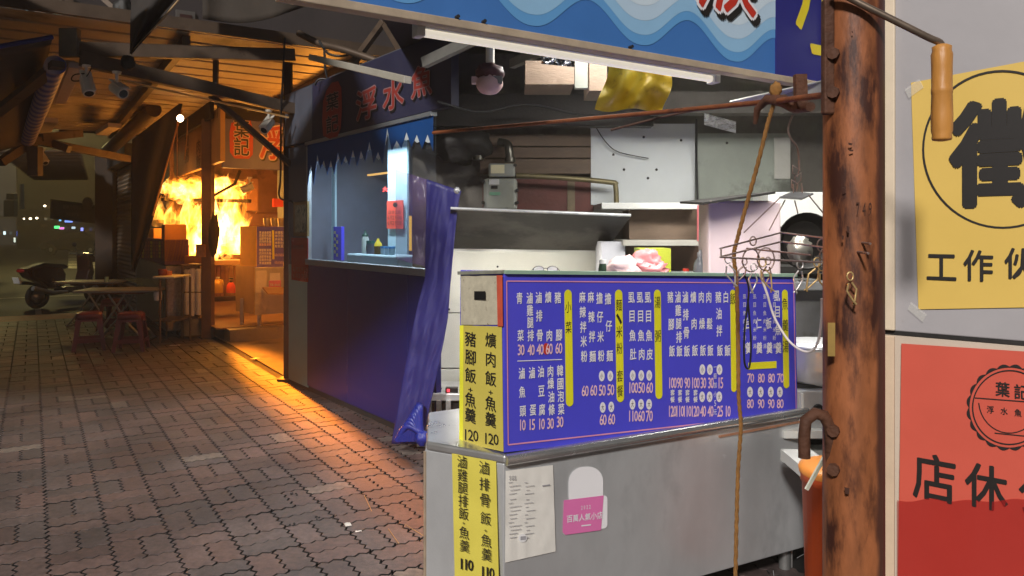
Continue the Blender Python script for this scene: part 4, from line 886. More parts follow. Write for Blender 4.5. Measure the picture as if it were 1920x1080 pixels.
g = MB(); pink(g, BW, 722, 355, '大', 9, 9, 0, 1, -.49); build(g, 'digits', mat('red digits', (1,.05,.05), .5, emit=((1,.06,.05), 4)), led)
tub = tag(inner(650, 478, 746, 497, .14, .28, 'condiment_tray', clear_mat('milky plastic tray', C(190,214,224), .8, .3), None, .012), 'milky plastic tray of condiments on the booth window sill', 'tray')
trz = BW.hit(700, 478, -.2).z
def bottle(u, v, s_, prof, m, capm, cap, lab, cat='bottle', name='sauce_bottle'):
    q = BW.hit(u, 479, -.25); q.z = trz; t_ = thing(name, lab, cat, q)
    g = MB(); g.lathe([(r_*s_, z_*s_) for r_, z_ in prof], q, 16); build(g, 'body', m, t_)
    g = MB(); g.lathe([(r_*s_, z_*s_) for r_, z_ in cap], q, 14); build(g, 'cap', capm, t_); return t_
bottle(685, 470, 1, [(.03,0),(.03,.13),(.024,.15)], mat('milky bottle', C(176,190,186), .4), mat('dark green cap', C(20,60,50), .4), [(.028,.15),(.028,.165),(.01,.175),(.006,.205)], 'tall milky squeeze bottle with green nozzle on the booth tray')
bottle(695, 470, 1, [(.036,0),(.038,.06),(.034,.09)], mat('dark sauce', C(60,66,80), .3), mat('teal cap', C(20,80,76), .4), [(.036,.09),(.036,.115)], 'dark sauce jar with teal lid on the booth tray', 'jar', 'sauce_jar')
bottle(709, 470, 1, [(.032,0),(.034,.07),(.02,.10)], mat('brown sauce', C(70,56,30), .3), mat('yellow cap', C(214,190,50), .4), [(.034,.07),(.03,.09),(.012,.115),(.008,.135)], 'yellow topped sauce bottle on the booth tray')
for k, u in enumerate((719, 727, 735)):
    bottle(u, 470, .8, [(.03,0),(.03,.07)], mat('pale jar', C(150,180,196), .3), mat('blue jar lid', C(60,140,200), .4), [(.032,.07),(.032,.09)], ['clear jar with blue lid next to the yellow topped bottle', 'middle blue lidded clear jar on the booth tray', 'rightmost blue lidded clear jar on the booth tray'][k], 'jar', 'spice_jar')
# things fixed to the booth corner
cf = thing('framed_certificate', 'gold framed certificate with a white glare on the booth corner', 'certificate', BW.hit(561, 445, .02))
inner(550, 378, 576, 443, -.03, .02, 'frame', mat('dull gold frame', C(120,100,60), .4, .3, .2, 20), cf)
inner(553, 384, 573, 436, -.033, .004, 'print', mat('certificate print', C(150,150,130), .15, 0, .3, 14, stain=(C(60,70,70), 10, .5)), cf)
rn = tag(inner(546, 446, 577, 527, -.02, .006, 'red_notice', mat('dark red sheet', C(150,38,34), .25, 0, .1, 5), None), 'dark red notice sheet below the framed certificate on the booth', 'notice')
g = MB()
for r_, s_ in ((463,'店休公告'), (505,'6月29日起'), (517,'6月29日至')):
    for i, ch in enumerate(s_): pink(g, BW, 551+i*5.2, r_, ch, 5, 8, 0, 0, .0225)
build(g, 'lettering', [mat('dark print', C(70,16,16), .5)], rn)
pst = thing('steel_post', 'tall thin brown steel post at the booth corner', 'post', G(540, 712))
q = G(539, 712); g = MB(); g.obox(V((q.x-.03, q.y-.03, 0)), (.07,0,0), (0,.07,0), UP*3.3); build(g, 'shaft', WOODB, pst, bevel=.004)
g = MB(); g.box(q + UP*.01, .16, .16, .02); build(g, 'foot', WOODB, pst, bevel=.004)
# gathered navy tarpaulin at the near end of the booth
def tarp(a_, b_):
    ur = 865 - 39*b_**.7*1.05 - 34*max(0, (b_-.5)/.5)**1.2
    ul = 800 - 8*b_ - 58*max(0, (b_-.38)/.62)**.8
    v = (336 + 22*a_)*(1-b_) + 832*b_; u = ul + (ur-ul)*a_
    cr_ = math.sin(a_*13 + b_*3 + 2*noise.noise(V((a_*2, b_*5, 8))))*.003 + .010*noise.noise(V((a_*5, b_*4, 3))) + .010*noise.noise(V((a_*9 + b_*14, b_*16, 1)))
    return P(u, v, 4.82 - .08*a_ + cr_)
g = MB(); g.grid(tarp, 26, 60)
tpo = tag(build(g, 'tarpaulin', mat('purple blue tarpaulin', C(38,36,104), .5, 0, .22, 2.2, .25, 7, stain=(C(84,58,122), 2.4, .60)), solid=.004), 'purple navy tarpaulin gathered at the near edge of the booth', 'tarpaulin')
g = MB(); g.grid(lambda a_, b_: P((742 + 60*a_)*(1-b_) + (742 + 58*a_)*b_, (318 + 19*a_)*(1-b_) + (486 + 14*a_)*b_, 4.86 + .03*math.sin(a_*3 + b_*9) + .02*noise.noise(V((a_*5, b_*6, 2)))), 16, 20)
build(g, 'clear_film', clear_mat('purple tinted film', C(112,84,150), .42, .25), tpo)
g = MB()
for k in range(7):
    g.tube(smooth([P(745+k*5,826,4.72), P(762+k*4,800-k*7,4.7), P(782+k,806,4.68), P(798,824,4.66)], 5), .022, 7)
g.blob(P(792,822,4.66), .045, .04, .045, 0, .4, 3)
tag(build(g, 'tied_bundle', mat('bunched blue cloth', C(30,44,134), .4, 0, .15, 6)), 'bunched blue cloth tied at the foot of the tarpaulin', 'cloth')
g = MB(); g.blob(P(857,357,4.64), .02, .02, .02, 0, .3); tag(build(g, 'tarp_clip', STEEL), 'bright metal clip at the tip of the tarpaulin', 'clip')
# ---------------------------------------------------------------- the burning stall
C0 = V((-3.82, 9.65, 0)); SD = VPlane(C0, C0+PA*4); FR = VPlane(C0, C0+PB*4)
def slab(pl, u0, v0, u1, v1, th, name, m, par=None, off=0., bev=.003):
    a_ = pl.hit(u0, (v0+v1)/2, off); b_ = pl.hit(u1, (v0+v1)/2, off); um = (u0+u1)/2; z0 = pl.hit(um, v1, off).z; z1 = pl.hit(um, v0, off).z
    a_.z = z0; d_ = V((b_.x-a_.x, b_.y-a_.y, 0)); g = MB(); g.obox(a_, d_, -pl.n*th, UP*(z1-z0)); return build(g, name, m, par, bevel=bev)
SOOT = mat('sooty stall wall', C(150,104,70), .7, 0, .3, 3, .2, 30, stain=(C(60,40,30), 1.6, .52))
stall = thing('food_stall', 'burning corner food stall with printed signboards and a brown corner pillar', 'stall', C0)
slab(FR, 417, 226, 640, 319, .06, 'signboard', mat('pale blue sign', C(96,92,140), .45, 0, .15, 3), stall)
slab(SD, 326, 228, 413, 318, .06, 'signboard', mat('amber sign', C(170,130,84), .5, 0, .2, 3), stall)
g = MB()
g.poly([FR.hit(u, v, .004) for u, v in ((434,230),(470,226),(475,250),(474,290),(466,298),(440,297),(431,285),(430,250))], 0)
for ch, v in (('葉',241), ('記',275)): pink(g, FR, 453, v, ch, 28, 33, 2, 2, .0055); pink(g, FR, 453, v, ch, 28, 33, 1, 1, .007)
for ch, u in (('浮',508), ('水',556), ('魚',604)): pink(g, FR, u+2, 270, ch, 42, 62, 1, 2, .0045); pink(g, FR, u, 267, ch, 42, 62, 2, 2, .0055); pink(g, FR, u, 267, ch, 42, 62, 0, 1, .007)
build(g, 'sign_lettering', [mat('orange red sign ink', C(196,64,28), .5, 0, .1), BLACKINK, mat('pale outline', C(220,180,160), .5)], stall)
g = MB()
for ch, u, v, w_, h_ in (('魚',385,255,22,40), ('湯',385,290,22,36), ('肉',372,275,12,26), ('飯',372,303,12,26), ('麵',350,262,10,26), ('粥',350,292,10,26)): pink(g, SD, u, v, ch, w_*.7, h_, 0, 1, .005)
build(g, 'side_lettering', [mat('dark amber ink', C(92,62,30), .5)], stall)
g = MB(); g.obox(V((-4.13,9.92,0)), (.13,0,0), (0,.13,0), UP*2.92); build(g, 'pillar', mat('brown pillar', C(120,88,62), .6, 0, .2, 6), stall, bevel=.005)
g = MB(); g.obox(C0 + UP*2.885 - PB*.08, PA*4.2, PB*.05, UP*.23); g.obox(C0 + UP*2.885 - PA*.08, PB*3.6, PA*.05, UP*.23); build(g, 'eaves_board', mat('sooty eaves', C(36,28,24), .7, 0, .25, 4), stall)
g = MB(); g.obox(C0 + PB*2.4, PA*4.0, PB*.08, UP*2.9); g.obox(C0 + PA*3.9, PB*2.5, PA*.08, UP*2.9); build(g, 'back_wall', SOOT, stall)
g = MB(); g.obox(C0 + PB*3.7 + PA*.1, PA*2.0, PB*.06, UP*2.9); build(g, 'end_wall', SOOT, stall)
g = MB(); g.obox(C0 + UP*.15, PA*3.8, PB*3.6, UP*.02); build(g, 'floor_deck', mat('brown deck tiles', C(130,96,66), .6, 0, .2, 5), stall)
TREAD = mat('chequer plate', C(140,132,120), .4, .5, .25, 90, .8, 120)
g = MB(); g.obox(C0 + PB*.12 - PA*.20, PB*2.6, PA*.32, UP*.16); build(g, 'step', TREAD, stall, bevel=.004)
tag(build((lambda g: (g.obox(C0 + PB*.95 - PA*.22 + UP*.166, PB*.95, PA*.5, UP*.012), g)[1])(MB()), 'loose_tread', mat('brown tread', C(110,84,66), .7, 0, .2, 9)), 'loose brown tread plate lying on the stall step under the counter', 'plate')
# shelves and beams inside the fire
BURN = mat('charred bar', C(60,40,24), .7, 0, .3, 10)
g = MB(); g.bar(P(305,374,11.9), P(468,377,10.6), .06, .05); g.bar(P(395,370,10.6), P(440,345,10.4), .03, .03); g.bar(P(440,345,10.4), P(450,320,10.3), .03, .03); build(g, 'shelf_bar', BURN, stall)
g = MB(); g.bar(P(300,372,11.95), P(318,345,11.9), .03, .03); build(g, 'bracket', BURN, stall)
# the fire itself: many tapering flame tongues
fm = bpy.data.materials.new('flame'); fm.use_nodes = True; t = fm.node_tree; N = t.nodes; L = t.links; N.remove(N['Principled BSDF'])
tc = N.new('ShaderNodeTexCoord'); mp = N.new('ShaderNodeMapping'); mp.inputs['Scale'].default_value = (1,1,.55); L.new(tc.outputs['Object'], mp.inputs[0])
nz = N.new('ShaderNodeTexNoise'); nz.inputs['Scale'].default_value = 3.4; nz.inputs['Detail'].default_value = 4; nz.inputs['Roughness'].default_value = .5; nz.inputs['Distortion'].default_value = .8; L.new(mp.outputs[0], nz.inputs['Vector'])
cr = N.new('ShaderNodeValToRGB'); e = cr.color_ramp.elements; e[0].position = .40; e[0].color = (1,.16,.008,1); e[1].position = .66; e[1].color = (1,.64,.20,1)
x = e.new(.50); x.color = (1,.30,.02,1); x = e.new(.58); x.color = (1,.45,.06,1); L.new(nz.outputs[0], cr.inputs[0])
mr = N.new('ShaderNodeMapRange'); mr.inputs[1].default_value = .40; mr.inputs[2].default_value = .66; mr.inputs[3].default_value = 0; mr.inputs[4].default_value = .95; mr.interpolation_type = 'SMOOTHSTEP'; L.new(nz.outputs[0], mr.inputs[0])
em = N.new('ShaderNodeEmission'); L.new(cr.outputs[0], em.inputs[0]); L.new(mr.outputs[0], em.inputs[1])
tr = N.new('ShaderNodeBsdfTransparent'); ad_ = N.new('ShaderNodeAddShader')
L.new(tr.outputs[0], ad_.inputs[0]); L.new(em.outputs[0], ad_.inputs[1]); L.new(ad_.outputs[0], N['Material Output'].inputs[0])
fire = MB(); rnd = random.Random(11)
def tongue(q, h_, r_, lean):
    n = 12; ph = rnd.uniform(0, 6); pts = []; rad = []
    for i in range(n+1):
        t_ = i/n; sway = V((math.sin(ph + t_*4), math.cos(ph*1.3 + t_*3.4), 0))*.10*t_*h_ + lean*(t_**1.4)*h_
        pts.append(q + UP*h_*t_ + sway); rad.append(max(.004, r_*(math.sin(math.pi*min(1, t_*.75+.25))**.8)*(1-t_)**.55 * (1 + .35*noise.noise(V((ph, t_*4, 0))))))
    fire.tube(pts, rad, 9)
W = V((-.35,.05,0))
for k in range(58):
    u = rnd.uniform(346, 452); v = rnd.uniform(455, 500) if u < 385 else rnd.uniform(425, 478); tongue(P(u, v, rnd.uniform(10.6, 11.7)), rnd.uniform(.3,.75), rnd.uniform(.05,.17), V((rnd.uniform(-.25,.3), 0, 0)))
for k in range(38):
    u = rnd.uniform(296, 400); v = 418 - max(0, (u-380))*.2 + rnd.uniform(-10,8); tongue(P(u, v, rnd.uniform(11.2, 12.0)), rnd.uniform(.18,.5), rnd.uniform(.04,.14), V((rnd.uniform(-.2,.3), 0, 0)))
for k in range(56):
    u = rnd.uniform(312, 452); v = rnd.uniform(352, 378) + max(0, u-420)*.4; tongue(P(u, v, rnd.uniform(10.7, 11.8)), rnd.uniform(.12,.30), rnd.uniform(.06,.17), V((rnd.uniform(-1.2,1.2), 0, 0)))
for k in range(9): fire.blob(P(rnd.uniform(320,440), rnd.uniform(348,366), 11.4), .30, .25, .14, 0, .5, 3, 18, 12, k)
for k in range(22):
    tongue(P(rnd.uniform(400, 458), rnd.uniform(420, 478), rnd.uniform(10.5, 11.3)), rnd.uniform(.25,.6), rnd.uniform(.05,.16), V((rnd.uniform(-.2,.4), 0, 0)))
for k in range(8): fire.blob(P(rnd.uniform(352,440), rnd.uniform(425,470), 11.5), .22, .2, .26, 0, .5, 3, 18, 12, k+20)
tag(build(fire, 'fire', fm), 'bright yellow and orange flames raging inside the corner stall', 'fire')
FC = (1,.36,.04)
fl0 = PQ(2.16, 11.4, 1.62); tgt = PQ(2.02, 6.9, 0)
fsp = lamp('fire_or_added_light', 'SPOT', fl0, 4600, (1,.27,.015), .2, 50, (tgt - fl0).to_track_quat('-Z', 'Y').to_euler()); fsp.scale = (.26, 1, 1)
lamp('fire_or_added_light', 'POINT', P(425,400,10.7), 50, FC, .3)
lamp('fire_or_added_light', 'POINT', PQ(2.9, 8.7, 2.4), 64, FC, .2)  # added lamp, no flame here; brightens the roof underside
lamp('fire_or_added_light', 'POINT', PQ(1.75, 10.75, 1.85), 15, FC, .25)  # added lamp outside the stall corner; brightens the rack and boxes
fs2 = lamp('fire_or_added_light', 'SPOT', fl0, 9500, (1,.25,.012), .2, 24, (PQ(1.98, 4.6, 0) - fl0).to_track_quat('-Z', 'Y').to_euler()); fs2.scale = (.42, 1, 1)
# front counter with its own menu
ORS = mat('warm steel', C(180,160,130), .4, .5, .15, 4)
sc = thing('food_counter', 'far steel counter with a small blue menu beside the burning stall step', 'counter', FR.hit(490, 600))
CN = VPlane(FR.hit(475, 560, .12), FR.hit(475, 560, .12) + PB)
def cbox(u0, v0, u1, v1, off, th, name, m, par, bev=.003): return slab(CN, u0, v0, u1, v1, th, name, m, par, off, bev)
cbox(478, 500, 600, 587, 0, .55, 'body', STEEL, sc)
g = MB(); pA, pB = CN.hit(477, 500), CN.hit(477, 590); sv_ = -PB*0 + PA*.62 - PB*.1
g.obox(pB, sv_, PB*.01, UP*(pA.z-pB.z)); build(g, 'end_panel', ORS, sc)
for u in (481, 545):
    g = MB(); q = CN.hit(u, 590); g.obox(V((q.x, q.y+.03, .17)), BX*.04, BY*.04, UP*(q.z-.17+.03)); build(g, 'leg', STEELD, sc)
g = MB(); q = CN.hit(446, 592); g.obox(V((q.x-.1, q.y+.35, .17)), BX*.04, BY*.04, UP*.35); build(g, 'leg', STEELD, sc)
fmn = thing('menu_board', 'small far blue menu board with a yellow column on the counter by the fire', 'menu board', CN.hit(510, 500))
cbox(481, 425, 600, 500, 0, .3, 'box', MENUB, fmn)
g = MB(); pA, pB = CN.hit(480, 424), CN.hit(480, 500); g.obox(pB, PA*.45 - PB*.1, PB*.01, UP*(pA.z-pB.z)); build(g, 'price_strip', mat('amber price strip', C(220,170,60), .5), fmn)
g = MB()
for i, s_ in enumerate(('青菜滷肉麵','滷雞腿排飯','滷排骨肉飯','爌肉飯魚湯','豬腳飯麵粥')):
    for j, ch in enumerate(s_): pink(g, CN, 488+i*4.6, 436+j*5.6, ch, 4, 5.2, 0 if j < 4 else 1, 1, .003)
    for j, ch in enumerate(s_[::-1]): pink(g, CN, 488+i*4.6, 469+j*6, ch, 4, 5.2, 0, 1, .003)
for i, s_ in enumerate(('麻辣拌米粉','擔仔米粉魚','虱目魚肚湯','虱目魚肉湯')):
    for j, ch in enumerate(s_): pink(g, CN, 518+i*5, 436+j*6.4, ch, 4.4, 5.6, 0, 1, .003)
    for j, ch in enumerate('60'): pink(g, CN, 516+i*5+j*2.4, 478, ch, 2.2, 5.5, 1, 1, .003); pink(g, CN, 516+i*5+j*2.4, 492, ch, 2.2, 5.5, 1, 1, .003)
pshape(g, CN, [(510,432),(514,432),(514.5,486),(510.5,486)], 2, .003); build(g, 'lettering', [WHITEINK, PINKINK, YELLOWINK], fmn)
nn_ = tag(cbox(480, 508, 500, 549, .01, .01, 'notice', mat('white notice', C(226,224,220), .5), None), 'white notice sheet on the far counter beside the pink sticker', 'notice')
s2 = thing('award_sticker', 'small pink and white award sticker on the far counter', 'sticker', CN.hit(515, 545))
cbox(506, 512, 525, 530, .006, .006, 'backing', mat('white sticker back', C(240,238,240), .4), s2, .002)
cbox(504, 526, 527, 544, .012, .006, 'card', mat('pink far card', C(226,110,170), .4), s2, .002)
g = MB()
for i, ch in enumerate('百萬人氣小店'): pink(g, CN, 507.5+i*3.2, 534, ch, 3, 4.6, 0, 1, .014)
build(g, 'lettering', WHITEINK, s2)
tw = thing('wooden_shelf', 'small wooden slab leaning out from the far counter front', 'shelf', CN.hit(520, 548))
g = MB(); g.obox(CN.hit(492, 541, .02), CN.hit(545, 541, .02)-CN.hit(492, 541, .02), CN.n*.28 - UP*.06, UP*.02); build(g, 'board', mat('pale wooden slab', C(176,140,100), .6, 0, .15, 8), tw)
# things on the far counter and inside the stall
for k, (u, w_) in enumerate(((500, 10), (514, 12), (527, 9))):
    q = CN.hit(u, 424, -.12); g = MB(); g.lathe([(.03,0),(.04,.05),(.045,.10),(.04,.11)], q, 14); tag(build(g, 'metal_cup', ORS), ['leftmost small steel cup on top of the far menu board', 'middle small steel cup on top of the far menu board', 'rightmost small steel cup on top of the far menu board'][k], 'cup', 'cups on the far menu')
g = MB(); g.grid(lambda a_, b_: FR.hit(462 + 84*a_, 398 + 26*b_, -1.6), 8, 4); tag(build(g, 'wall_cabinet', mat('dark cabinet', C(90,56,34), .6, 0, .2, 5), solid=.1), 'dark low cabinet inside the stall to the right of the flames', 'cabinet')
slab(FR, 463, 335, 484, 395, .05, 'x', SOOT, None, -1.5).name = 'wall_sheet'
bpy.data.objects['wall_sheet']['label'] = 'amber sheet on the stall wall right of the flames'; bpy.data.objects['wall_sheet']['category'] = 'panel'
tag(slab(FR, 512, 372, 536, 388, .05, 'red_basket', mat('red orange plastic', C(210,60,30), .4, 0, .1), None, -1.3, .01), 'red basket on the shelf right of the flames', 'basket')
bs_ = thing('low_cabinet', 'slatted wooden cabinet low behind the jug in the stall', 'cabinet', FR.hit(430, 570, -1.2))
slab(FR, 396, 488, 462, 497, .4, 'top', mat('warm top', C(160,120,80), .5), bs_, -1.2)
for k in range(8):
    u = 398 + k*8; slab(FR, u, 498, u+7, 556, .3, 'slat_panel' if k == 0 else 'slat_panel', mat('amber slats', C(150,100,60), .6, 0, .2, 8) if k == 0 else bpy.data.materials['amber slats'], bs_, -1.3)
slab(FR, 396, 556, 462, 564, .35, 'rail', BURN, bs_, -1.2)
def vessel(u, v, d, s_, prof, m, lab, cat, name, capprof=None, capm=None):
    q = P(u, v, d); t_ = thing(name, lab, cat, q); g = MB(); g.lathe([(a_*s_, b_*s_) for a_, b_ in prof], q, 16); build(g, 'body', m, t_)
    if capprof: g = MB(); g.lathe([(a_*s_, b_*s_) for a_, b_ in capprof], q, 12); build(g, 'cap', capm, t_)
    return t_
dv = FR.hit(408, 549, -1.05).y
j_ = vessel(408, 549, dv, 1, [(.07,0),(.075,.02),(.075,.12),(.05,.17),(.022,.19),(.022,.205)], mat('yellow jug', C(226,180,70), .4), 'yellow plastic jug with a handle on the stall floor cabinet', 'jug', 'plastic_jug', [(.026,.205),(.026,.225)], WHITE)
g = MB(); q = P(408, 549, dv); g.tube([q+V((.03,-.02,.185)), q+V((.075,-.02,.18)), q+V((.09,-.02,.13)), q+V((.075,-.02,.09))], .010, 8); build(g, 'handle', bpy.data.materials['yellow jug'], j_)
vessel(433, 549, dv+.1, 1, [(.06,0),(.065,.02),(.06,.10),(.03,.15)], mat('orange red bottle', C(232,70,26), .4), 'orange red spray bottle with black trigger in the stall', 'bottle', 'spray_bottle', [(.016,.15),(.018,.19),(.035,.195),(.03,.215),(.01,.22)], DARKP)
# left counter of the stall with its menu, seen at an angle
lc = thing('side_counter', 'steel side counter with a dim menu board along the left of the stall', 'counter', SD.hit(300, 600))
SL = VPlane(SD.hit(300, 500, .5), SD.hit(300, 500, .5) + PA)
slab(SL, 256, 492, 311, 600, .4, 'body', mat('hammered steel', C(150,146,138), .3, .7, .3, 30, .5, 60), lc)
lm = thing('menu_board', 'dim purple menu board with an amber end panel left of the fire', 'menu board', SL.hit(300, 490))
slab(SL, 258, 447, 309, 490, .3, 'box', mat('dim menu', C(110,72,96), .5, 0, .1), lm)
g = MB(); pA, pB = SL.hit(309, 421), SL.hit(309, 490); g.obox(pB, PB*.27, PA*.3, UP*(pA.z-pB.z)); build(g, 'end_panel', mat('amber end panel', C(196,134,52), .5, 0, .15, 5), lm)
g = MB()
for i in range(9):
    for j in range(5): pink(g, SL, 263+i*5.2, 455+j*6.5, '肉飯魚湯麵粉肚皮羹'[(i+j) % 9], 4, 5.5, 1 if i % 3 == 1 else 0, 1, .004)
build(g, 'lettering', [mat('dim print', C(190,120,90), .5), YELLOWINK], lm)
lx = tag(slab(SL, 278, 428, 288, 446, .2, 'paper_carton', mat('amber carton', C(210,150,70), .6), None, -.1), 'small amber carton standing on the dim purple menu', 'box')
# shelf rack with bagged cup stacks
rk = thing('shelf_rack', 'open metal shelf rack packed with bagged cups before the fire pillar', 'rack', P(358,640,9.5))
rx0, rx1 = 340, 386
q0, q1 = G(342, 636), G(384, 633); rb_ = V((-.25,.42,0))
zr = P(362, 497, q0.y).z
for q in (q0, q1, q0+rb_, q1+rb_):
    g = MB(); g.obox(V((q.x-.015, q.y-.015, 0)), BX*.03, BY*.03, UP*zr); build(g, 'post', mat('rack iron', C(110,92,76), .5, .4, .2, 12) if 'rack iron' not in bpy.data.materials else bpy.data.materials['rack iron'], rk)
RI = bpy.data.materials['rack iron']
for z_ in (.02, .30, zr-.02):
    g = MB(); g.prism([V((q.x, q.y, z_)) for q in (q0, q1, q1+rb_, q0+rb_)], UP*.018); build(g, 'shelf', RI, rk)
g = MB(); g.obox(q0 + UP*.04 + V((.02,-.01,0)), q1-q0-V((.04,0,0)), BY*.01, UP*.22); build(g, 'front_panel', TREAD, rk)
g = MB(); g.bar(P(343,548,q0.y-.02), P(384,548,q0.y-.02), .012, .012); build(g, 'rail', RI, rk)
BAG = mat('white bagged cups', C(238,232,228), .4, 0, .08, 9)
for k, (u, v0, v1) in enumerate(((351,590,505), (361,592,503), (373,590,504))):
    dq = q0.y + .10; g = MB(); q = P(u, v0, dq); hh = (v0-v1)/F*dq; g.lathe([(.042,0)] + [(.044 + .004*(i % 2), hh*i/16) for i in range(1,16)] + [(.03,hh)], q, 12)
    tag(build(g, 'cup_stack', BAG), ['leftmost bagged stack of white cups in the shelf rack', 'middle bagged stack of white cups in the shelf rack', 'right bagged stack of white cups in the shelf rack'][k], 'cups', 'bagged cup stacks in the rack')
tag((lambda g: (g.fbox(306, 552, 328, 586, q0.y+.25, .25), build(g, 'carton', mat('brown carton', C(150,116,72), .7, 0, .1, 6)))[1])(MB()), 'brown cardboard carton on the left of the shelf rack', 'box')
ls = thing('stand', 'thin steel stand with a white tray left of the shelf rack', 'stand', G(300, 646))
ql, qr = G(300, 646), P(326, 640, G(300,646).y+.3)
for q in (ql, ql + V((-.15,.5,0)), ql + V((.25,.3,0))):
    g = MB(); g.tube([V((q.x, q.y, 0)), V((q.x, q.y, P(300,522,ql.y).z))], .014, 8); build(g, 'leg', RI, ls)
g = MB(); zz = P(300,522,ql.y).z; g.obox(V((ql.x-.08, ql.y-.03, zz)), BX*.27, BY*.5, UP*.025); build(g, 'tray', WHITE, ls, bevel=.008)
g = MB(); g.obox(V((ql.x-.1, ql.y-.0, .28)), BX*.3, BY*.5, UP*.02); build(g, 'shelf', RI, ls)
vessel(305, 521, ql.y+.2, 1, [(.05,0),(.055,.10),(.05,.11)], mat('dark red tin', C(130,50,36), .4), 'dark red tin on the white tray of the thin stand', 'tin', 'red_tin')
vessel(316, 521, ql.y+.25, .8, [(.05,0),(.055,.10),(.05,.11)], mat('amber tin', C(190,110,60), .4), 'small amber tin on the white tray of the thin stand', 'tin', 'amber_tin')
vessel(296, 563, ql.y+.3, .9, [(.05,0),(.06,.09),(.05,.13)], BAG, 'white wrapped roll on the lower part of the thin stand', 'roll', 'wrapped_roll')
gb = MB(); gb.fbox(346, 480, 385, 494, q0.y+.25, .2); tag(build(gb, 'scorched_box', mat('scorched paper', C(170,110,60), .7, 0, .25, 6)), 'scorched paper box on top of the shelf rack', 'box')
gb = MB(); gb.fbox(322, 460, 343, 496, q0.y+.5, .2); tag(build(gb, 'scorched_box', bpy.data.materials['scorched paper']), 'scorched paper box behind and left of the shelf rack', 'box')
g = MB(); g.fbox(367, 458, 384, 482, q0.y+.0, .03); tag(build(g, 'towel', mat('striped amber cloth', C(190,140,100), .8, 0, .2, 20)), 'small pale cloth hanging on the burning stall pillar', 'cloth')
g = MB(); g.blob(P(401, 440, 9.75), .07, .05, .27, 0, .3, 2); tag(build(g, 'apron', mat('dark apron', C(84,70,40), .8, 0, .2, 8)), 'dark green apron hanging on the right of the burning pillar', 'apron')
# small things lying on the pavement
for k, (u, v, s_) in enumerate(((507,892,.010), (502,921,.010), (603,967,.012))): pass
def scrap(u, v, w_, d_, m, lab, cat, name, ang=.3):
    q = G(u, v); g = MB(); g.grid(lambda a_, b_: q + V(((a_-.5)*w_*math.cos(ang) - (b_-.5)*d_*math.sin(ang), (a_-.5)*w_*math.sin(ang) + (b_-.5)*d_*math.cos(ang), .004 + .008*abs(noise.noise(V((a_*3+u, b_*3, 0)))))), 5, 4); tag(build(g, name, m, solid=.002), lab, cat)
SCR = mat('grubby white scrap', C(200,196,190), .7, 0, .1, 20)
scrap(445, 639, .09, .05, SCR, 'white scrap of paper by the foot of the stall step', 'litter', 'paper_scrap'); scrap(480, 673, .10, .08, SCR, 'pale crumpled paper on the concrete right of the paving edge', 'litter', 'paper_scrap', 1)
scrap(328, 648, .12, .06, SCR, 'pale flat paper beside the shelf rack', 'litter', 'paper_scrap'); scrap(672, 998, .03, .012, mat('white butt', C(220,216,210), .6), 'tiny white butt on the near paving', 'litter', 'cigarette_butt'); scrap(652, 985, .04, .03, SCR, 'small white scrap nearest the pale butt on the paving', 'litter', 'paper_scrap', 2)
for k, (u, v) in enumerate(((550,928), (596,972), (546,985))):
    g = MB(); 
    for i in range(6): g.blob(G(u + rnd.uniform(-7,7), v + rnd.uniform(-3,3)) + UP*.003, .005, .004, .004, 0, .3, 2, 6, 5, i)
    tag(build(g, 'drain_hole', DARKP), ['far dark speck cluster on the near paving', 'right dark speck cluster on the near paving', 'near left dark speck cluster on the near paving'][k], 'debris', 'dark specks on the paving')
for k, (a_, b_) in enumerate((((683,930),(697,960)), ((728,993),(748,1021)), ((760,985),(800,1010)))):
    g = MB(); g.tube([G(*a_)+UP*.004, G(*b_)+UP*.004], .0018, 5); tag(build(g, 'straw', mat('dry straw', C(176,140,90), .8) if k == 0 else bpy.data.materials['dry straw']), ['thin dry straw farther out on the near paving', 'thin dry straw in the middle of the near paving', 'dry straw lying nearest the steel counter'][k], 'straw', 'straws on the paving')
# ---------------------------------------------------------------- roofs, beams and awnings
ROOFM = mat('corrugated roof sheet', C(176,160,138), .55, .15, .2, 2, .05, 20, stain=(C(84,74,62), .9, .55))
rf = thing('market_roof', 'corrugated metal market roof lit orange by the fire', 'roof', PQ(2, 10, 3.1))
g = MB(); pr_ = []; q = 6.72
while q < 14.4:
    pr_ += [(q, 0), (q+.30, 0), (q+.315, .03), (q+.355, .03)]; q += .37
for (qa, za), (qb, zb) in zip(pr_, pr_[1:]): g.poly([PQ(-9, qa, 3.1+za), PQ(6.5, qa, 3.1+za), PQ(6.5, qb, 3.1+zb), PQ(-9, qb, 3.1+zb)])
build(g, 'sheet', ROOFM, rf, solid=.004)
IRON = mat('brown painted iron', C(92,76,62), .5, .3, .2, 6, .1, 40, stain=(C(56,40,30), 5, .6))
g = MB(); g.bar(PQ(-.25, 6.68, 3.15), PQ(6.5, 6.68, 3.15), .04, .10); build(g, 'edge_gutter', IRON, rf)
for p_ in (1.1, 2.6, 4.2):
    g = MB(); g.bar(PQ(p_, 6.8, 3.04), PQ(p_, 14.3, 3.04), .06, .10); build(g, 'rafter', IRON, rf)
frm = thing('steel_truss', 'brown steel truss with a diagonal brace carrying the orange roof', 'truss', P(400,110,7.0))
def fbar(a_, b_, w_, h_, name, m=IRON, par=frm): 
    g = MB(); g.bar(a_, b_, w_, h_); return build(g, name, m, par, bevel=.003)
fbar(P(140,92,5.9), P(552,104,6.75), .07, .11, 'beam')
fbar(P(150,110,5.9), P(400,168,6.5), .09, .11, 'chord'); fbar(P(400,168,6.5), P(552,205,6.9), .09, .10, 'chord')
fbar(P(405,108,6.55), P(404,168,6.55), .04, .04, 'strut'); fbar(P(394,178,6.6), P(545,309,7.05), .05, .05, 'brace')
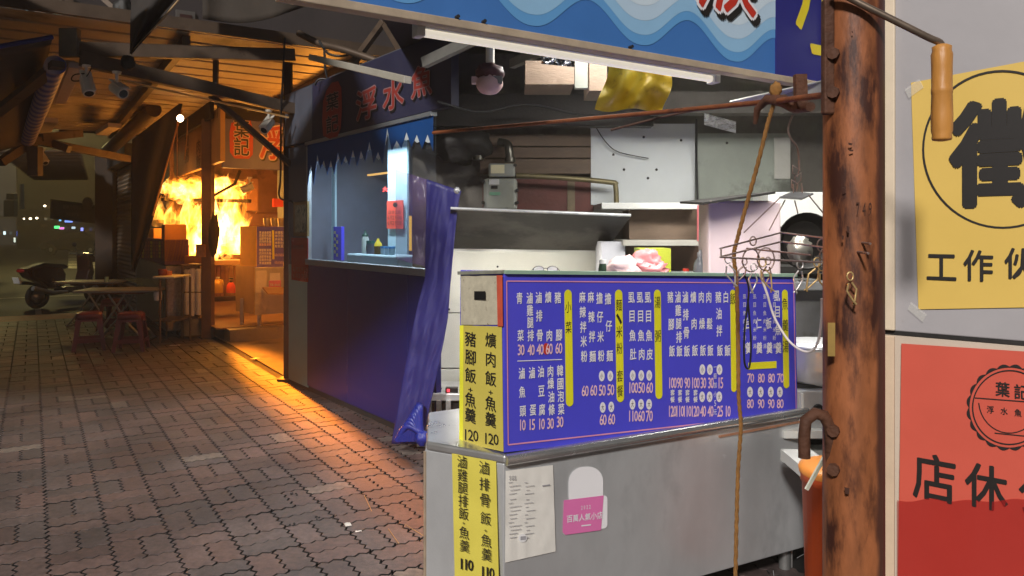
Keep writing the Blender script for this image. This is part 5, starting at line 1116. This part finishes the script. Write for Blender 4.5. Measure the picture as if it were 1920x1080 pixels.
g = MB(); g.bar(P(235,142,6.0)+V((0,-.06,-.05)), P(545,212,6.8)+V((0,-.06,-.05)), .014, .014); build(g, 'conduit', mat('warm conduit', C(214,170,110), .4, .3, .1), frm)
g = MB(); g.blob(P(240,118,5.9), .055, .05, .055, 0, .3, 3); build(g, 'siren', DARK, frm)
g = MB(); g.obox(P(110,105,5.85), BX*.14, BY*.06, UP*.22); build(g, 'junction_box', mat('grimy grey box', C(104,100,90), .6, .1, .2, 9), frm)
g = MB(); g.tube(smooth([P(560,62,6.5), P(600,82,6.4), P(640,92,6.3), P(700,112,6.2), P(705,118,6.2)], 6), .03, 8); build(g, 'pipe', IRON, frm)
fbar(P(655,128,6.4), P(720,40,6.2), .05, .05, 'strut'); fbar(P(722,45,6.2), P(752,95,6.1), .05, .05, 'strut')
for k, pts_ in enumerate(([(598,76),(615,100),(640,105),(670,98)], [(608,88),(609,120),(612,142),(615,148)], [(590,160),(596,150),(608,148),(618,152)])):
    g = MB(); g.tube(smooth([P(u, v, 6.35) for u, v in pts_], 6), .010, 6)
    tag(build(g, 'power_cable', DARKP), ['black power cable sagging below the roof pipe above the booth', 'black cable hanging straight down towards the booth signboard', 'short black cable hump on top of the booth signboard'][k], 'cable')
cb = MB(); cb.tube(smooth([P(534,70,6.6), P(530,150,6.7), P(527,215,6.8), P(526,330,6.9), P(524,370,6.95), P(548,378,6.95), P(556,395,6.9)], 6), .009, 6); tag(build(cb, 'hanging_cable', DARKP), 'thin dark cable hanging left of the brown post', 'cable')
# security cameras
def cctv(u, v, d, dirx, lab, s_=1.0):
    t_ = thing('security_camera', lab, 'camera', P(u, v, d)); q = P(u, v, d)
    g = MB(); g.lathe([(.035*s_,0),(.03*s_,.02*s_)], q, 14, ax=V((0,0,-1))); g.tube([q, q-UP*.10*s_], .013*s_, 10); build(g, 'mount', mat('white camera plastic', C(214,208,194), .45) if 'white camera plastic' not in bpy.data.materials else bpy.data.materials['white camera plastic'], t_)
    W_ = bpy.data.materials['white camera plastic']; ax = V(dirx).normalized(); o = q - UP*.14*s_ - ax*.05*s_
    g = MB(); g.lathe([(.042*s_,0),(.046*s_,.01*s_),(.046*s_,.15*s_),(.043*s_,.16*s_)], o, 18, ax=ax); build(g, 'housing', W_, t_)
    g = MB(); g.lathe([(.036*s_,0),(.03*s_,.006*s_)], o+ax*.158*s_, 16, ax=ax); build(g, 'lens', DARKP, t_)
    g = MB(); x = ax.cross(UP).normalized(); g.obox(o + UP*.05*s_ - x*.045*s_, ax*.19*s_, x*.09*s_, UP*.008*s_); build(g, 'visor', W_, t_); return t_
cctv(162, 122, 5.9, (.35,-.3,-.75), 'white security camera with a looped cable pointing steeply down'); cctv(219, 134, 5.95, (.75,-.5,-.45), 'white security camera aimed right under the orange roof beam')
cctv(504, 206, 6.7, (-.2,-.6,-.6), 'small security camera beside the brown post near the roof brace', .9); cctv(80, 280, 9.0, (.5,-.3,-.5), 'distant small security camera under the dark left roof', .8)
cctv(468, 332, 10.2, (-.8,-.2,-.4), 'security camera hanging under the burning stall signboard', 1.0)
g = MB(); g.tube(smooth([P(158,138,5.88), P(140,140,5.88), P(134,148,5.88), P(140,152,5.88), P(158,148,5.88), P(172,128,5.88)], 5), .005, 6); tag(build(g, 'camera_cable', DARKP), 'looped black cable of the leftmost camera', 'cable')
bulb = thing('bulb_lamp', 'small glowing spotlight above the amber stall sign', 'lamp', P(338,222,9.3))
g = MB(); g.lathe([(.015,0),(.045,.06)], P(334,214,9.3), 12, ax=V((.45,-.3,-.8))); build(g, 'shade', DARK, bulb)
g = MB(); g.blob(P(338,222,9.26), .04, .04, .045, 0, .05, 2, 14, 10); build(g, 'bulb', mat('hot bulb', (1,.8,.5), .4, emit=((1,.72,.4), 14)), bulb)
# left awnings, roller and battens
aw = thing('canvas_awning', 'sloping grey canvas awning with a blue edge at upper left', 'awning', P(40,160,6.2))
CANV = mat('grimy canvas', C(80,68,56), .8, 0, .2, 3, .2, 60)
g = MB(); a_, b_, c2, d2 = P(-60,100,5.2), P(98,72,5.7), P(50,270,8.6), P(-60,300,8.0)
def bil(s_, t_): return (a_*(1-s_)+b_*s_)*(1-t_) + (d2*(1-s_)+c2*s_)*t_ - UP*.06*math.sin(math.pi*s_)*math.sin(math.pi*t_)
g.grid(bil, 12, 16); build(g, 'canvas', CANV, aw, solid=.004)
g = MB(); g.tube([P(-60,100,5.19)+UP*.01, P(98,72,5.69)+UP*.01], .018, 8); build(g, 'edge_tube', mat('blue edge', C(40,48,110), .5), aw)
g = MB(); g.bar(P(-10,215,6.6), P(110,120,5.7), .09, .05); build(g, 'arm', IRON, aw)
rl = MB(); rl.tube([P(104,122,5.75), P(52,262,8.4)], .075, 16); o = tag(build(rl, 'awning_roller', None), 'blue and white striped rolled awning slanting at upper left', 'awning')
sm_ = bpy.data.materials.new('striped roll'); sm_.use_nodes = True; N = sm_.node_tree.nodes; L = sm_.node_tree.links; wvn = N.new('ShaderNodeTexWave'); wvn.inputs['Scale'].default_value = 2.2; wvn.inputs['Distortion'].default_value = 1.5; tcn = N.new('ShaderNodeTexCoord'); L.new(tcn.outputs['Object'], wvn.inputs[0]); wvn.bands_direction = 'Y'
crn = N.new('ShaderNodeValToRGB'); crn.color_ramp.elements[0].color = (*C(70,76,140),1); crn.color_ramp.elements[1].color = (*C(170,150,150),1); L.new(wvn.outputs[0], crn.inputs[0]); L.new(crn.outputs[0], N['Principled BSDF'].inputs['Base Color']); o.data.materials[0] = sm_
for k, (s0_, s1_) in enumerate((((128,118),(96,190)), ((142,122),(113,190)))):
    g = MB(); g.bar(P(*s0_,5.9), P(*s1_,7.4), .10, .05); tag(build(g, 'light_batten', mat('unlit batten', C(176,160,148), .5, 0, .1) if k == 0 else bpy.data.materials['unlit batten'], bevel=.006), ['unlit pale light batten next to the striped roller', 'unlit pale light batten nearer the first camera'][k], 'lamp', 'unlit battens under the left roof')
for k, (a2, b3_, d_) in enumerate((((268,170),(238,195),9.0), ((95,225),(78,250),9.0), ((215,235),(190,250),10))):
    g = MB(); g.bar(P(*a2,d_), P(*b3_,d_+1.5), .16, .06); tag(build(g, 'light_batten', bpy.data.materials['unlit batten'], bevel=.006), ['dim far light batten left of the stall drape', 'dim batten below the striped roller', 'faint batten near the dark duct'][k], 'lamp', 'unlit battens under the left roof')
lt = thing('left_truss', 'dark truss and posts carrying the far left roof', 'truss', P(120,280,9))
for a2, b2_, d_, e_ in (((-20,242),(60,270),8.6,8.7), ((60,262),(240,298),8.7,10.5), ((60,270),(62,300),8.7,8.7), ((0,305),(45,275),8.4,8.7), ((75,258),(150,250),8.8,9.5), ((100,268),(130,280),9,9)): fbar(P(*a2,d_), P(*b2_,e_), .09, .09, 'member', IRON, lt)
g = MB(); g.bar(P(66,275,8.7), P(70,600,12.2)*0 + P(66,330,8.7), .12, .10); build(g, 'post', IRON, lt)
dt = MB(); dt.tube([P(288,205,9.9), P(200,285,12.8)], .10, 16); tag(build(dt, 'air_duct', mat('dark duct', C(84,70,56), .5, .3, .2, 5)), 'dark round duct under the roof left of the drape', 'duct')
# far second roof
g = MB(); 
for i in range(26):
    d_ = 12.5 + i*.28; z_ = 2.75 - i*.0; g.poly([V((-8.6-(d_-12.5)*.55,d_,z_)), V((-7.2-(d_-12.5)*.55,d_,z_)), V((-7.2-(d_-12.2)*.55,d_+.17,z_)), V((-8.6-(d_-12.2)*.55,d_+.17,z_))]); g.poly([V((-8.6-(d_-12.2)*.55,d_+.17,z_)), V((-7.2-(d_-12.2)*.55,d_+.17,z_)), V((-7.2-(d_-12.2)*.55,d_+.28,z_+.05)), V((-8.6-(d_-12.2)*.55,d_+.28,z_+.05))])
tag(build(g, 'canopy_roof', mat('sooty ribbed sheet', C(84,66,48), .7, .1, .2, 3), solid=.004), 'far ribbed canopy roof beyond the shutter', 'roof')
# unseen canopy added over the walkway to shade its left side
nw = thing('added_shade_canopy', 'unseen dark canopy added over the pavement to shade its left side', 'canopy', (-4, 3, 3.3))
g = MB(); g.obox((-17,1.75,3.25), (15.45,0,0), (0,3.55,0), UP*.05); build(g, 'sheet', mat('added shade canopy sheet', C(70,66,62), .7, 0, .2, 3), nw)
g = MB(); g.prism([V((-17,5.3,3.25)), V((-1.55,5.3,3.25)), V((-1.55,5.3,3.3)), V((-17,5.3,3.3))], BY*.1); build(g, 'edge', IRON, nw)
for x_ in (-9.3, -5.4):
    g = MB(); g.obox((x_,1.8,0), (.1,0,0), (0,.1,0), UP*3.25); build(g, 'post', IRON, nw)  # posts of the added unseen canopy
# draped cloths
DRP = mat('dark drape', C(62,54,46), .85, 0, .2, 4, .2, 30)
def drape(pts_l, pts_r, d_, nv=20, nu=10):
    def f(a2, b2_):
        k = b2_*(len(pts_l)-1); i = min(int(k), len(pts_l)-2); t_ = k-i
        l = V(pts_l[i]).lerp(V(pts_l[i+1]), t_); r_ = V(pts_r[i]).lerp(V(pts_r[i+1]), t_); p = l.lerp(r_, a2); return P(p.x, p.y, d_ + .05*math.sin(a2*8 + b2_*3))
    g = MB(); g.grid(f, nu, nv); return g
tag(build(drape([(248,262),(246,330),(246,420),(246,480),(247,506)], [(344,188),(322,280),(290,400),(268,470),(252,510)], 9.75), 'drape', DRP, solid=.006), 'long dark drape hanging in a slant left of the fire', 'drape')
tag(build(drape([(247,-30),(245,40),(244,100)], [(356,-30),(300,40),(246,102)], 5.7), 'drape', mat('black cloth', C(54,48,44), .85, 0, .2, 4), solid=.006), 'dark triangular cloth hanging at the top of the orange roof', 'drape')
g = MB(); g.tube([P(244,101,5.68), P(300,41,5.68), P(352,-20,5.68)], .008, 6); tag(build(g, 'cord', mat('pale cord', C(170,140,100), .7)), 'pale cord along the slanted edge of the triangular cloth', 'cord')
AC = mat('amber cord', C(190,130,60), .6)
g = MB(); g.tube([P(332,228,9.7), P(332,340,9.7)], .006, 5); tag(build(g, 'rope', AC), 'thin straight cord hanging down under the glowing spotlight', 'rope')
g = MB(); g.tube([P(352,222,9.7), P(350,260,9.7), P(346,300,9.7)], .006, 5); tag(build(g, 'rope', AC), 'short bent cord hanging before the amber stall sign', 'rope')
g = MB(); g.tube([P(341,206,9.72), P(286,404,9.72)], .012, 6); tag(build(g, 'drape_pole', AC), 'slanting amber pole along the right edge of the drape', 'pole')
# upper storey behind the roof
ub = thing('apartment_building', 'dark apartment storey with a small window above the orange roof', 'building', PQ(2, 15.5, 3.3))
g = MB(); g.obox(PQ(.4, 15.2, 3.2), PB*14, PA*.4, UP*9); build(g, 'wall', mat('dark stucco', C(50,43,44), .85, 0, .2, 1.2, .3, 20, stain=(C(34,30,32), .7, .55)), ub)
UW = VPlane(PQ(.4,15.2), PQ(8,15.2))
slab(UW, 330, 20, 366, 58, .06, 'window_frame', mat('window frame', C(80,76,72), .5), ub, .05)
slab(UW, 337, 27, 360, 58, .02, 'pane', mat('red brown pane', C(60,36,34), .2), ub, .07)
slab(UW, 88, -10, 116, 40, .10, 'pale_pilaster', mat('pale green pilaster', C(128,130,110), .8), ub, .12)
slab(UW, 122, -10, 138, 40, .10, 'drain_pipe', IRON, ub, .14)
tag((lambda g: (g.grid(lambda a2, b2_: P(42 + 36*a2 + 4*b2_*(a2-.5), -20 + 100*b2_, 7.2 + .12*math.sin(a2*17)), 24, 4), build(g, 'curtain', mat('blue grey sheet', C(104,120,128), .7, 0, .3, 6, stretch=(5,5,.4)), solid=.005))[1])(MB()), 'pale blue grey plastic sheet hanging at upper left', 'sheet')
g = MB(); g.bar(P(80,-20,6.3), P(82,60,6.3), .10, .10); g.bar(P(190,-6,6.3), P(226,26,6.3), .04, .04); tag(build(g, 'roof_post', IRON), 'dark iron post stub rising above the left end of the orange roof', 'post')
g = MB(); g.blob(P(230,20,6.3), .08, .06, .12, 0, .3); tag(build(g, 'megaphone', DARK), 'dark round loudspeaker on the bracket above the roof', 'loudspeaker')
g = MB(); g.grid(lambda a2, b2_: P(380 + 260*a2, (-30 + 0*a2)*(1-b2_) + (35 - 20*a2 + 14*math.sin(a2*5))*b2_, 6.15 + .1*math.sin(a2*9)), 20, 6); tag(build(g, 'awning_flap', DRP, solid=.006), 'black ragged awning flap above the right end of the orange roof', 'awning')
# shutter and dark pillar behind the tables
SHW = VPlane(P(258,430,12.8), P(200,430,16.2))
shu = thing('roller_shutter', 'closed ribbed roller shutter glinting orange left of the drape', 'shutter', SHW.hit(230, 560))
g = MB(); za, zb = 0, 2.62; n = 34; A_, B_ = SHW.at(0,0), SHW.at(SHW.len,0)
for i in range(n):
    z0 = zb*i/n; z1 = zb*(i+1)/n; zm = (z0+z1)/2
    g.poly([A_+UP*z0, B_+UP*z0, B_+UP*zm+SHW.n*.022, A_+UP*zm+SHW.n*.022]); g.poly([A_+UP*zm+SHW.n*.022, B_+UP*zm+SHW.n*.022, B_+UP*z1, A_+UP*z1])
build(g, 'curtain', mat('shutter slats', C(150,132,112), .35, .5, .15, 4), shu)
g = MB(); g.obox(A_ + SHW.n*.03, V((.08,0,0)), V((0,.06,0)), UP*2.7); build(g, 'guide_rail', STEELD, shu)
g = MB(); g.obox(A_ + UP*2.62 - SHW.n*.05, B_-A_, SHW.n*.25, UP*.3); build(g, 'head_box', DARK, shu)
q = P(178, 430, 14.6); g = MB(); g.obox(V((q.x, q.y, 0)), BX*.34, BY*.4, UP*3.0); tag(build(g, 'dark_pillar', mat('dark brown pillar', C(58,46,36), .8, 0, .2, 3)), 'wide dark brown pillar between the scooter and the shutter', 'pillar')
# ---------------------------------------------------------------- tables and stools
TS = mat('folding table steel', C(150,146,142), .3, .5, .12, 5)
def table(c, wd, dp, yaw, lab):
    t_ = thing('folding_table', lab, 'table', c); WLOC[t_.name] = V((0,0,0)); hh = .70*.94
    g = MB(); g.box((0,0,hh), wd, dp, .03); build(g, 'tabletop', TS, t_, bevel=.012)
    g = MB(); g.box((0,0,hh-.03), wd*.62, dp*.6, .03); build(g, 'apron', mat('wooden apron', C(120,80,56), .6) if 'wooden apron' not in bpy.data.materials else bpy.data.materials['wooden apron'], t_)
    for sx in (-1, 1):
        for s2_ in (-1, 1):
            y_ = s2_*dp*.36; g = MB(); g.tube([(sx*wd*.10, y_, hh-.04), (sx*wd*.02 - sx*wd*.16, y_, .24), (-sx*wd*.34, y_, .012)], .014, 8); build(g, 'leg', TS, t_)
        g = MB(); g.tube([(-sx*wd*.34, -dp*.38, .012), (-sx*wd*.34, dp*.38, .012)], .014, 8); build(g, 'foot_bar', TS, t_)
    t_.rotation_euler.z = yaw; return t_
c = G(222, 640) ; c.y += .1; table(V((c.x, c.y, 0)), 1.0, .58, .16, 'nearer stainless folding table with crossed tube legs behind the stools')
table(V((P(180,430,11.3).x, 11.3, 0)), .95, .55, .1, 'farther stainless folding table nearest the scooter')
STP = mat('maroon plastic', C(104,38,44), .38, 0, .1, 5)
stool = thing('plastic_stool', 'maroon plastic stool left of its twin in front of the nearer table', 'stool', (0,0,0), 'maroon stools at the table')
hs = .45
g = MB(); prof = [(.0,hs),(.10,hs),(.125,hs-.006),(.14,hs-.03)]
def sq(r_, z_, n=32): return [V((math.copysign(abs(math.cos(2*math.pi*i/n))**.45, math.cos(2*math.pi*i/n))*r_, math.copysign(abs(math.sin(2*math.pi*i/n))**.45, math.sin(2*math.pi*i/n))*r_, z_)) for i in range(n)]
rings = [sq(.118, hs), sq(.13, hs-.006), sq(.138, hs-.02), sq(.146, hs-.075)]
vs = [p for r_ in rings for p in r_]; fs = [(r_*32+i, r_*32+(i+1) % 32, (r_+1)*32+(i+1) % 32, (r_+1)*32+i) for r_ in range(3) for i in range(32)]
g.add(vs, fs, 0, True); g.poly(sq(.118, hs)); build(g, 'seat', STP, stool, solid=.004)
for sx in (-1, 1):
    for sy in (-1, 1):
        g = MB(); tp_ = V((sx*.128, sy*.128, hs-.05)); bt_ = V((sx*.18, sy*.18, 0)); x_, y_ = V((-sx*.055,0,0)), V((0,-sy*.055,0)); x2, y2 = x_*.75, y_*.75
        t3 = .007; ptsA = [tp_, tp_+x_, tp_+x_+V((0,-sy*t3,0)), tp_+V((-sx*t3,-sy*t3,0)), tp_+y_+V((-sx*t3,0,0)), tp_+y_]; ptsB = [bt_, bt_+x2, bt_+x2+V((0,-sy*t3,0)), bt_+V((-sx*t3,-sy*t3,0)), bt_+y2+V((-sx*t3,0,0)), bt_+y2]
        g.add(ptsA+ptsB, [(i, (i+1) % 6, 6+(i+1) % 6, 6+i) for i in range(6)] + [tuple(range(6)), tuple(range(6,12))]); build(g, 'leg', STP, stool)
for k in range(4):
    a2 = k*math.pi/2; c2, s2_ = math.cos(a2), math.sin(a2); rt = lambda x, y: V((x*c2 - y*s2_, x*s2_ + y*c2, 0)); k_ = .166
    g = MB(); g.obox(rt(-k_+.02, -k_) + UP*.10, rt(k_-.02, -k_)-rt(-k_+.02, -k_), rt(0,.007), UP*.045); build(g, 'stretcher', STP, stool)
    g = MB(); m_ = .142; 
    arch = [rt(-m_+.05, -m_)+UP*(hs-.07), rt(m_-.05, -m_)+UP*(hs-.07), rt(m_-.04, -m_-.01)+UP*(hs-.16), rt(m_-.06, -m_-.004)+UP*(hs-.10), rt(-m_+.06, -m_-.004)+UP*(hs-.10), rt(-m_+.04, -m_-.01)+UP*(hs-.16)]
    g.prism(arch, rt(0,.006)); build(g, 'arch', STP, stool)
a = G(167, 655); b_ = G(246, 656)
stool.location = a; stool.rotation_euler.z = .5
dup(stool, b_, .28, 'maroon plastic stool right of its twin beneath the nearer table front', 'maroon stools at the table')
c3 = dup(stool, G(214, 618), .1, 'maroon plastic stool standing in shade behind the nearer table legs', 'maroon stools at the table')
g = MB(); q = P(200,529,11.0); g.lathe([(.03,0),(.03,.08)], q, 12); tag(build(g, 'water_glass', clear_mat('green glass', (.5,.8,.7), .5)), 'small greenish glass standing on the farther table', 'glass')
gt = MB(); gt.bar(P(252,522,11.2), P(318,545,10.4), .3, .012); tag(build(gt, 'tray', clear_mat('teal acrylic', (.4,.7,.62), .35, .05)), 'teal glass sheet lying between the tables and the side counter', 'glass sheet')
# ---------------------------------------------------------------- scooter
sct = thing('motor_scooter', 'dark red motor scooter parked at the kerb beyond the tables', 'scooter', (0,0,0)); WLOC[sct.name] = V((0,0,0))
SBODY = mat('dark maroon paint', C(46,24,20), .22, .1, .2, 5); RUB = mat('tyre rubber', C(22,22,22), .8, 0, .2, 20)
def side(pts_, hw, name, m, bev=.02):
    g = MB(); g.prism([V((x_, -hw, z_)) for x_, z_ in pts_], (0, 2*hw, 0)); return build(g, name, m, sct, bevel=bev)
for nm, x_ in (('rear_wheel', -.62), ('front_wheel', .66)):
    wv_ = build((lambda g: (g.tube([V((x_ + .19*math.cos(R(15*k)), 0, .24 + .19*math.sin(R(15*k)))) for k in range(24)], .055, 10, closed=True), g)[1])(MB()), nm, RUB, sct)
    build((lambda g: (g.lathe([(.03,-.06),(.14,-.03),(.145,.03),(.03,.06)], (x_,0,.24), 18, ax=V((0,1,0))), g)[1])(MB()), 'rim', STEELD, wv_)
side([(-.98,.80),(-.55,.84),(-.18,.80),(-.10,.66),(-.12,.42),(-.35,.36),(-.55,.48),(-.85,.62)], .15, 'rear_body', SBODY, .05)
side([(-.92,.80),(-.55,.90),(-.12,.86),(-.02,.80),(-.10,.76),(-.55,.80)], .13, 'seat', DARKP, .03)
side([(-.14,.40),(.34,.36),(.34,.28),(-.2,.27)], .15, 'footboard', SBODY, .02)
side([(.28,.30),(.38,.30),(.52,.66),(.46,1.0),(.36,1.04),(.38,.70)], .18, 'leg_shield', SBODY, .03)
side([(.36,1.00),(.48,1.08),(.60,.98),(.62,.86),(.48,.88)], .11, 'head_cowl', SBODY, .03)
side([(.44,.50),(.66,.50),(.86,.40),(.84,.36),(.60,.42)], .06, 'front_fender', SBODY, .015)
g = MB(); g.tube([(.50,0,.95), (.66,0,.24)], .03, 8); build(g, 'fork', STEELD, sct)
g = MB(); g.tube(smooth([V((.36,-.34,1.06)), V((.42,-.18,1.04)), V((.44,0,1.03)), V((.42,.18,1.04)), V((.36,.34,1.06))], 4), .016, 8); build(g, 'handlebar', DARKP, sct)
for s2_ in (-1, 1):
    g = MB(); g.tube([(.42,s2_*.22,1.04), (.44,s2_*.30,1.20)], .007, 6); g.blob((.44,s2_*.32,1.24), .02, .07, .045); build(g, 'mirror', DARKP, sct)
g = MB(); g.blob((-.96,0,.76), .04, .11, .04); build(g, 'tail_lamp', mat('tail lamp red', C(130,20,18), .2), sct)
g = MB(); g.obox((-1.03,-.09,.52), (.03,.0,.0), (0,.18,0), (-.04,0,.12)); build(g, 'number_plate', WHITE, sct)
side([(-.90,.56),(-.62,.50),(-.60,.46),(-.98,.50)], .07, 'rear_fender', DARKP, .01)
g = MB(); g.tube([(-.1,-.16,.30), (-.45,-.19,.30), (-.85,-.19,.42)], [.03,.05,.05], 10); build(g, 'exhaust', STEELD, sct)
q = G(124, 573, -.115); sct.location = V((q.x, q.y, -.115)); sct.rotation_euler = (0, 0, R(69))
# ---------------------------------------------------------------- parked car far off
car = thing('parked_car', 'dark sedan parked across the street with a lit headlight', 'car', (0,0,0)); WLOC[car.name] = V((0,0,0))
CARP = mat('dark car paint', C(30,30,34), .2, .4, .1, 3)
def cside(pts_, hw, name, m, bev=.05):
    g = MB(); g.prism([V((x_, -hw, z_)) for x_, z_ in pts_], (0, 2*hw, 0)); return build(g, name, m, car, bevel=bev)
cside([(-2.3,.30),(2.2,.30),(2.3,.55),(2.2,.78),(1.2,.95),(-1.6,.98),(-2.25,.92),(-2.35,.6)], .88, 'body', CARP, .08)
cside([(1.15,.94),(.45,1.40),(-.7,1.45),(-1.6,.98)], .74, 'cabin', mat('dark car glass', C(16,18,20), .1), .08)
for x_ in (-1.4, 1.4):
    for s2_ in (-1, 1):
        wo_ = build((lambda g: (g.lathe([(.2,-.1),(.33,-.1),(.34,0),(.33,.1),(.2,.1)], (x_, s2_*.82, .33), 24, ax=V((0,1,0))), g)[1])(MB()), 'wheel', RUB, car)
        build((lambda g: (g.lathe([(.05,-.11),(.21,-.09),(.21,.09),(.05,.11)], (x_, s2_*.82, .33), 12, ax=V((0,1,0))), g)[1])(MB()), 'rim', mat('bright alloy', C(190,186,176), .3, .6) if 'bright alloy' not in bpy.data.materials else bpy.data.materials['bright alloy'], wo_)
for s2_ in (-.6, .6):
    g = MB(); g.blob((2.2, s2_, .68), .12, .2, .09); build(g, 'headlight', mat('lit headlight', (1,1,1), .3, emit=((.8,.9,1), 3)) if 'lit headlight' not in bpy.data.materials else bpy.data.materials['lit headlight'], car)
q = P(96, 471, 46); car.location = V((q.x + 1.9, 46, -.12)); car.rotation_euler.z = R(180-12)
# ---------------------------------------------------------------- street buildings and signs
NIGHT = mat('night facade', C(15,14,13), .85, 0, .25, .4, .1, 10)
def building(u0, u1, d_, top, lab, dep=9):
    t_ = thing('shop_building', lab, 'building', P((u0+u1)/2, HY, d_)); x0, x1 = P(u0,0,d_).x, P(u1,0,d_).x
    g = MB(); g.obox((x0, d_, -.12), (x1-x0,0,0), (0,dep,0), UP*top); build(g, 'wall', NIGHT, t_)
    n_ = max(2, int((x1-x0)/3))
    for i in range(n_):
        w_ = (x1-x0)/n_; g = MB(); g.obox((x0+i*w_+.25, d_-.06, .1), (w_-.5,0,0), (0,.05,0), UP*2.6); build(g, 'shopfront', mat('dark shop glass', C(36,38,40), .12) if 'dark shop glass' not in bpy.data.materials else bpy.data.materials['dark shop glass'], t_)
        g = MB(); g.obox((x0+i*w_+.1, d_-.5, 2.9), (w_-.2,0,0), (0,.45,0), UP*.5); build(g, 'shop_awning', mat('dim shop awning', C(34,32,28), .7) if 'dim shop awning' not in bpy.data.materials else bpy.data.materials['dim shop awning'], t_)
        for fl_ in (4.2, 7.2):
            g = MB(); g.obox((x0+i*w_+w_*.25, d_-.04, fl_), (w_*.5,0,0), (0,.03,0), UP*1.5); build(g, 'window', bpy.data.materials['dark shop glass'], t_)
    return t_
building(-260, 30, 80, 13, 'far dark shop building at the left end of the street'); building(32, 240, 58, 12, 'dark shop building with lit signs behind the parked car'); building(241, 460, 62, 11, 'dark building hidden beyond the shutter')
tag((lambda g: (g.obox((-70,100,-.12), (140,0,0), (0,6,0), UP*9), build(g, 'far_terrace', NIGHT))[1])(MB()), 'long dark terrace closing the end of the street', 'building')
def glow(u, v, w_, h_, d_, col_, st_, lab, name='lit_sign'):
    g = MB(); g.fbox(u-w_/2, v-h_/2, u+w_/2, v+h_/2, d_, .1); return tag(build(g, name, mat('lit '+lab[:18], col_, .4, emit=(col_, st_)), bevel=.02), lab, 'sign')
for args in ((106,426,9,5,57.5,(.1,1,.25),2.2,'small lit green shop sign above the parked car'), (115,428,8,4,57.4,(1,.25,.8),1.6,'small lit pink sign right of the green shop sign'), (128,415,14,4,57.4,(.2,.35,1),1.8,'wide lit blue shop sign over the dark car'), (137,427,6,4,57.3,(.7,.9,1),1.2,'pale lit sign under the wide blue sign'), (153,430,4,6,57.3,(.25,.3,1),2.2,'blue upright lit sign nearest the dark pillar'),
             (34,438,5,9,79.5,(.1,.2,1),2.2,'blue lit sign far down the street'), (8,437,4,6,79.4,(.7,.95,1),1.8,'white lit sign at the far left edge'), (27,450,3,9,79.3,(.8,.95,.8),1.0,'pale green upright light far down the street'), (112,413,3,3,57.2,(.2,.6,1),2.0,'tiny blue light above the green shop sign')): glow(*args)
for k, (u, v, d_) in enumerate(((84,386,57), (57,410,57), (69,409,57), (46,410,58))):
    g = MB(); g.blob(P(u, v, d_), .10, .1, .08); tag(build(g, 'street_light', mat('warm street light', (1,.8,.5), .4, emit=((1,.82,.55), 5)) if k == 0 else bpy.data.materials['warm street light']), ['topmost small warm light on the dark shop facade', 'warm light on the facade second from the left edge', 'warm light right of the second on the facade', 'leftmost warm light on the dark shop facade'][k], 'light', 'warm lights on the far facade')
lamp('street_glow', 'POINT', (-19, 30, 7), 1700, (1,.82,.30), .5)
bn = MB(); bn.grid(lambda a2, b2_: P(94 + 92*a2, (373 + 12*a2)*(1-b2_) + (410 + 10*a2)*b2_, 20 + .1*math.sin(a2*5)), 10, 4)
o = tag(build(bn, 'street_banner', mat('dim grey banner', C(60,56,46), .7, 0, .1, 2), solid=.01), 'dim grey street banner with a round badge before the dark shops', 'banner')
g = MB(); BPL = VPlane((-8,19.86), (8,19.86))
for i, ch in enumerate('鮮果汁咖啡旅'): pink(g, BPL, 121+i*6, 388, ch, 5.4, 8, 0, 1, 0)
for i, ch in enumerate('牛串燒炒飯'): pink(g, BPL, 126+i*5, 402, ch, 4.4, 7, 0, 1, 0)
g.poly(ring(BPL, 164, 382, 10, 13, 24, -.003), 1); build(g, 'lettering', [mat('banner ink', C(96,90,72), .6), mat('banner badge', C(92,88,76), .6)], o)
g = MB(); g.fbox(6, 375, 26, 406, 24, .2); g.fbox(11, 362, 26, 374, 24.05, .2); tag(build(g, 'sign_box', mat('dim white sign box', C(104,106,98), .5, 0, .06), bevel=.02), 'dim blank white sign box at the far left', 'sign')
g = MB(); g.bar(P(41,345,22), P(42,392,22), .08, .08); tag(build(g, 'pale_tube', mat('pale tube', C(150,156,150), .5)), 'upright pale tube on the dark wall near the white sign box', 'tube')
tb = thing('added_shade_tower', 'unseen dark tower added behind the camera to shade the left street', 'building', (-52, -20, 0))  # unseen tower, added only to keep the sun off the left street
g = MB(); g.obox((-90,-30,-.12), (64,0,0), (0,18,0), UP*62); build(g, 'wall', NIGHT, tb)  # body of the added unseen tower
for fl_ in range(18):
    g = MB(); g.obox((-89,-11.97,3+fl_*3.2), (62,0,0), (0,.05,0), UP*1.4); build(g, 'added_tower_window_band', bpy.data.materials['dark shop glass'], tb)
# ---------------------------------------------------------------- smoky night air
hz = bpy.data.materials.new('smoky air'); hz.use_nodes = True; N = hz.node_tree.nodes; L = hz.node_tree.links; N.remove(N['Principled BSDF'])
pv = N.new('ShaderNodeVolumePrincipled'); pv.inputs['Color'].default_value = (.95,.84,.72,1); pv.inputs['Density'].default_value = .006; pv.inputs['Anisotropy'].default_value = .35
L.new(pv.outputs[0], N['Material Output'].inputs['Volume'])
g = MB(); g.obox((-90,-12,-1.5), (180,0,0), (0,125,0), UP*18); tag(build(g, 'haze', hz), kind='stuff')
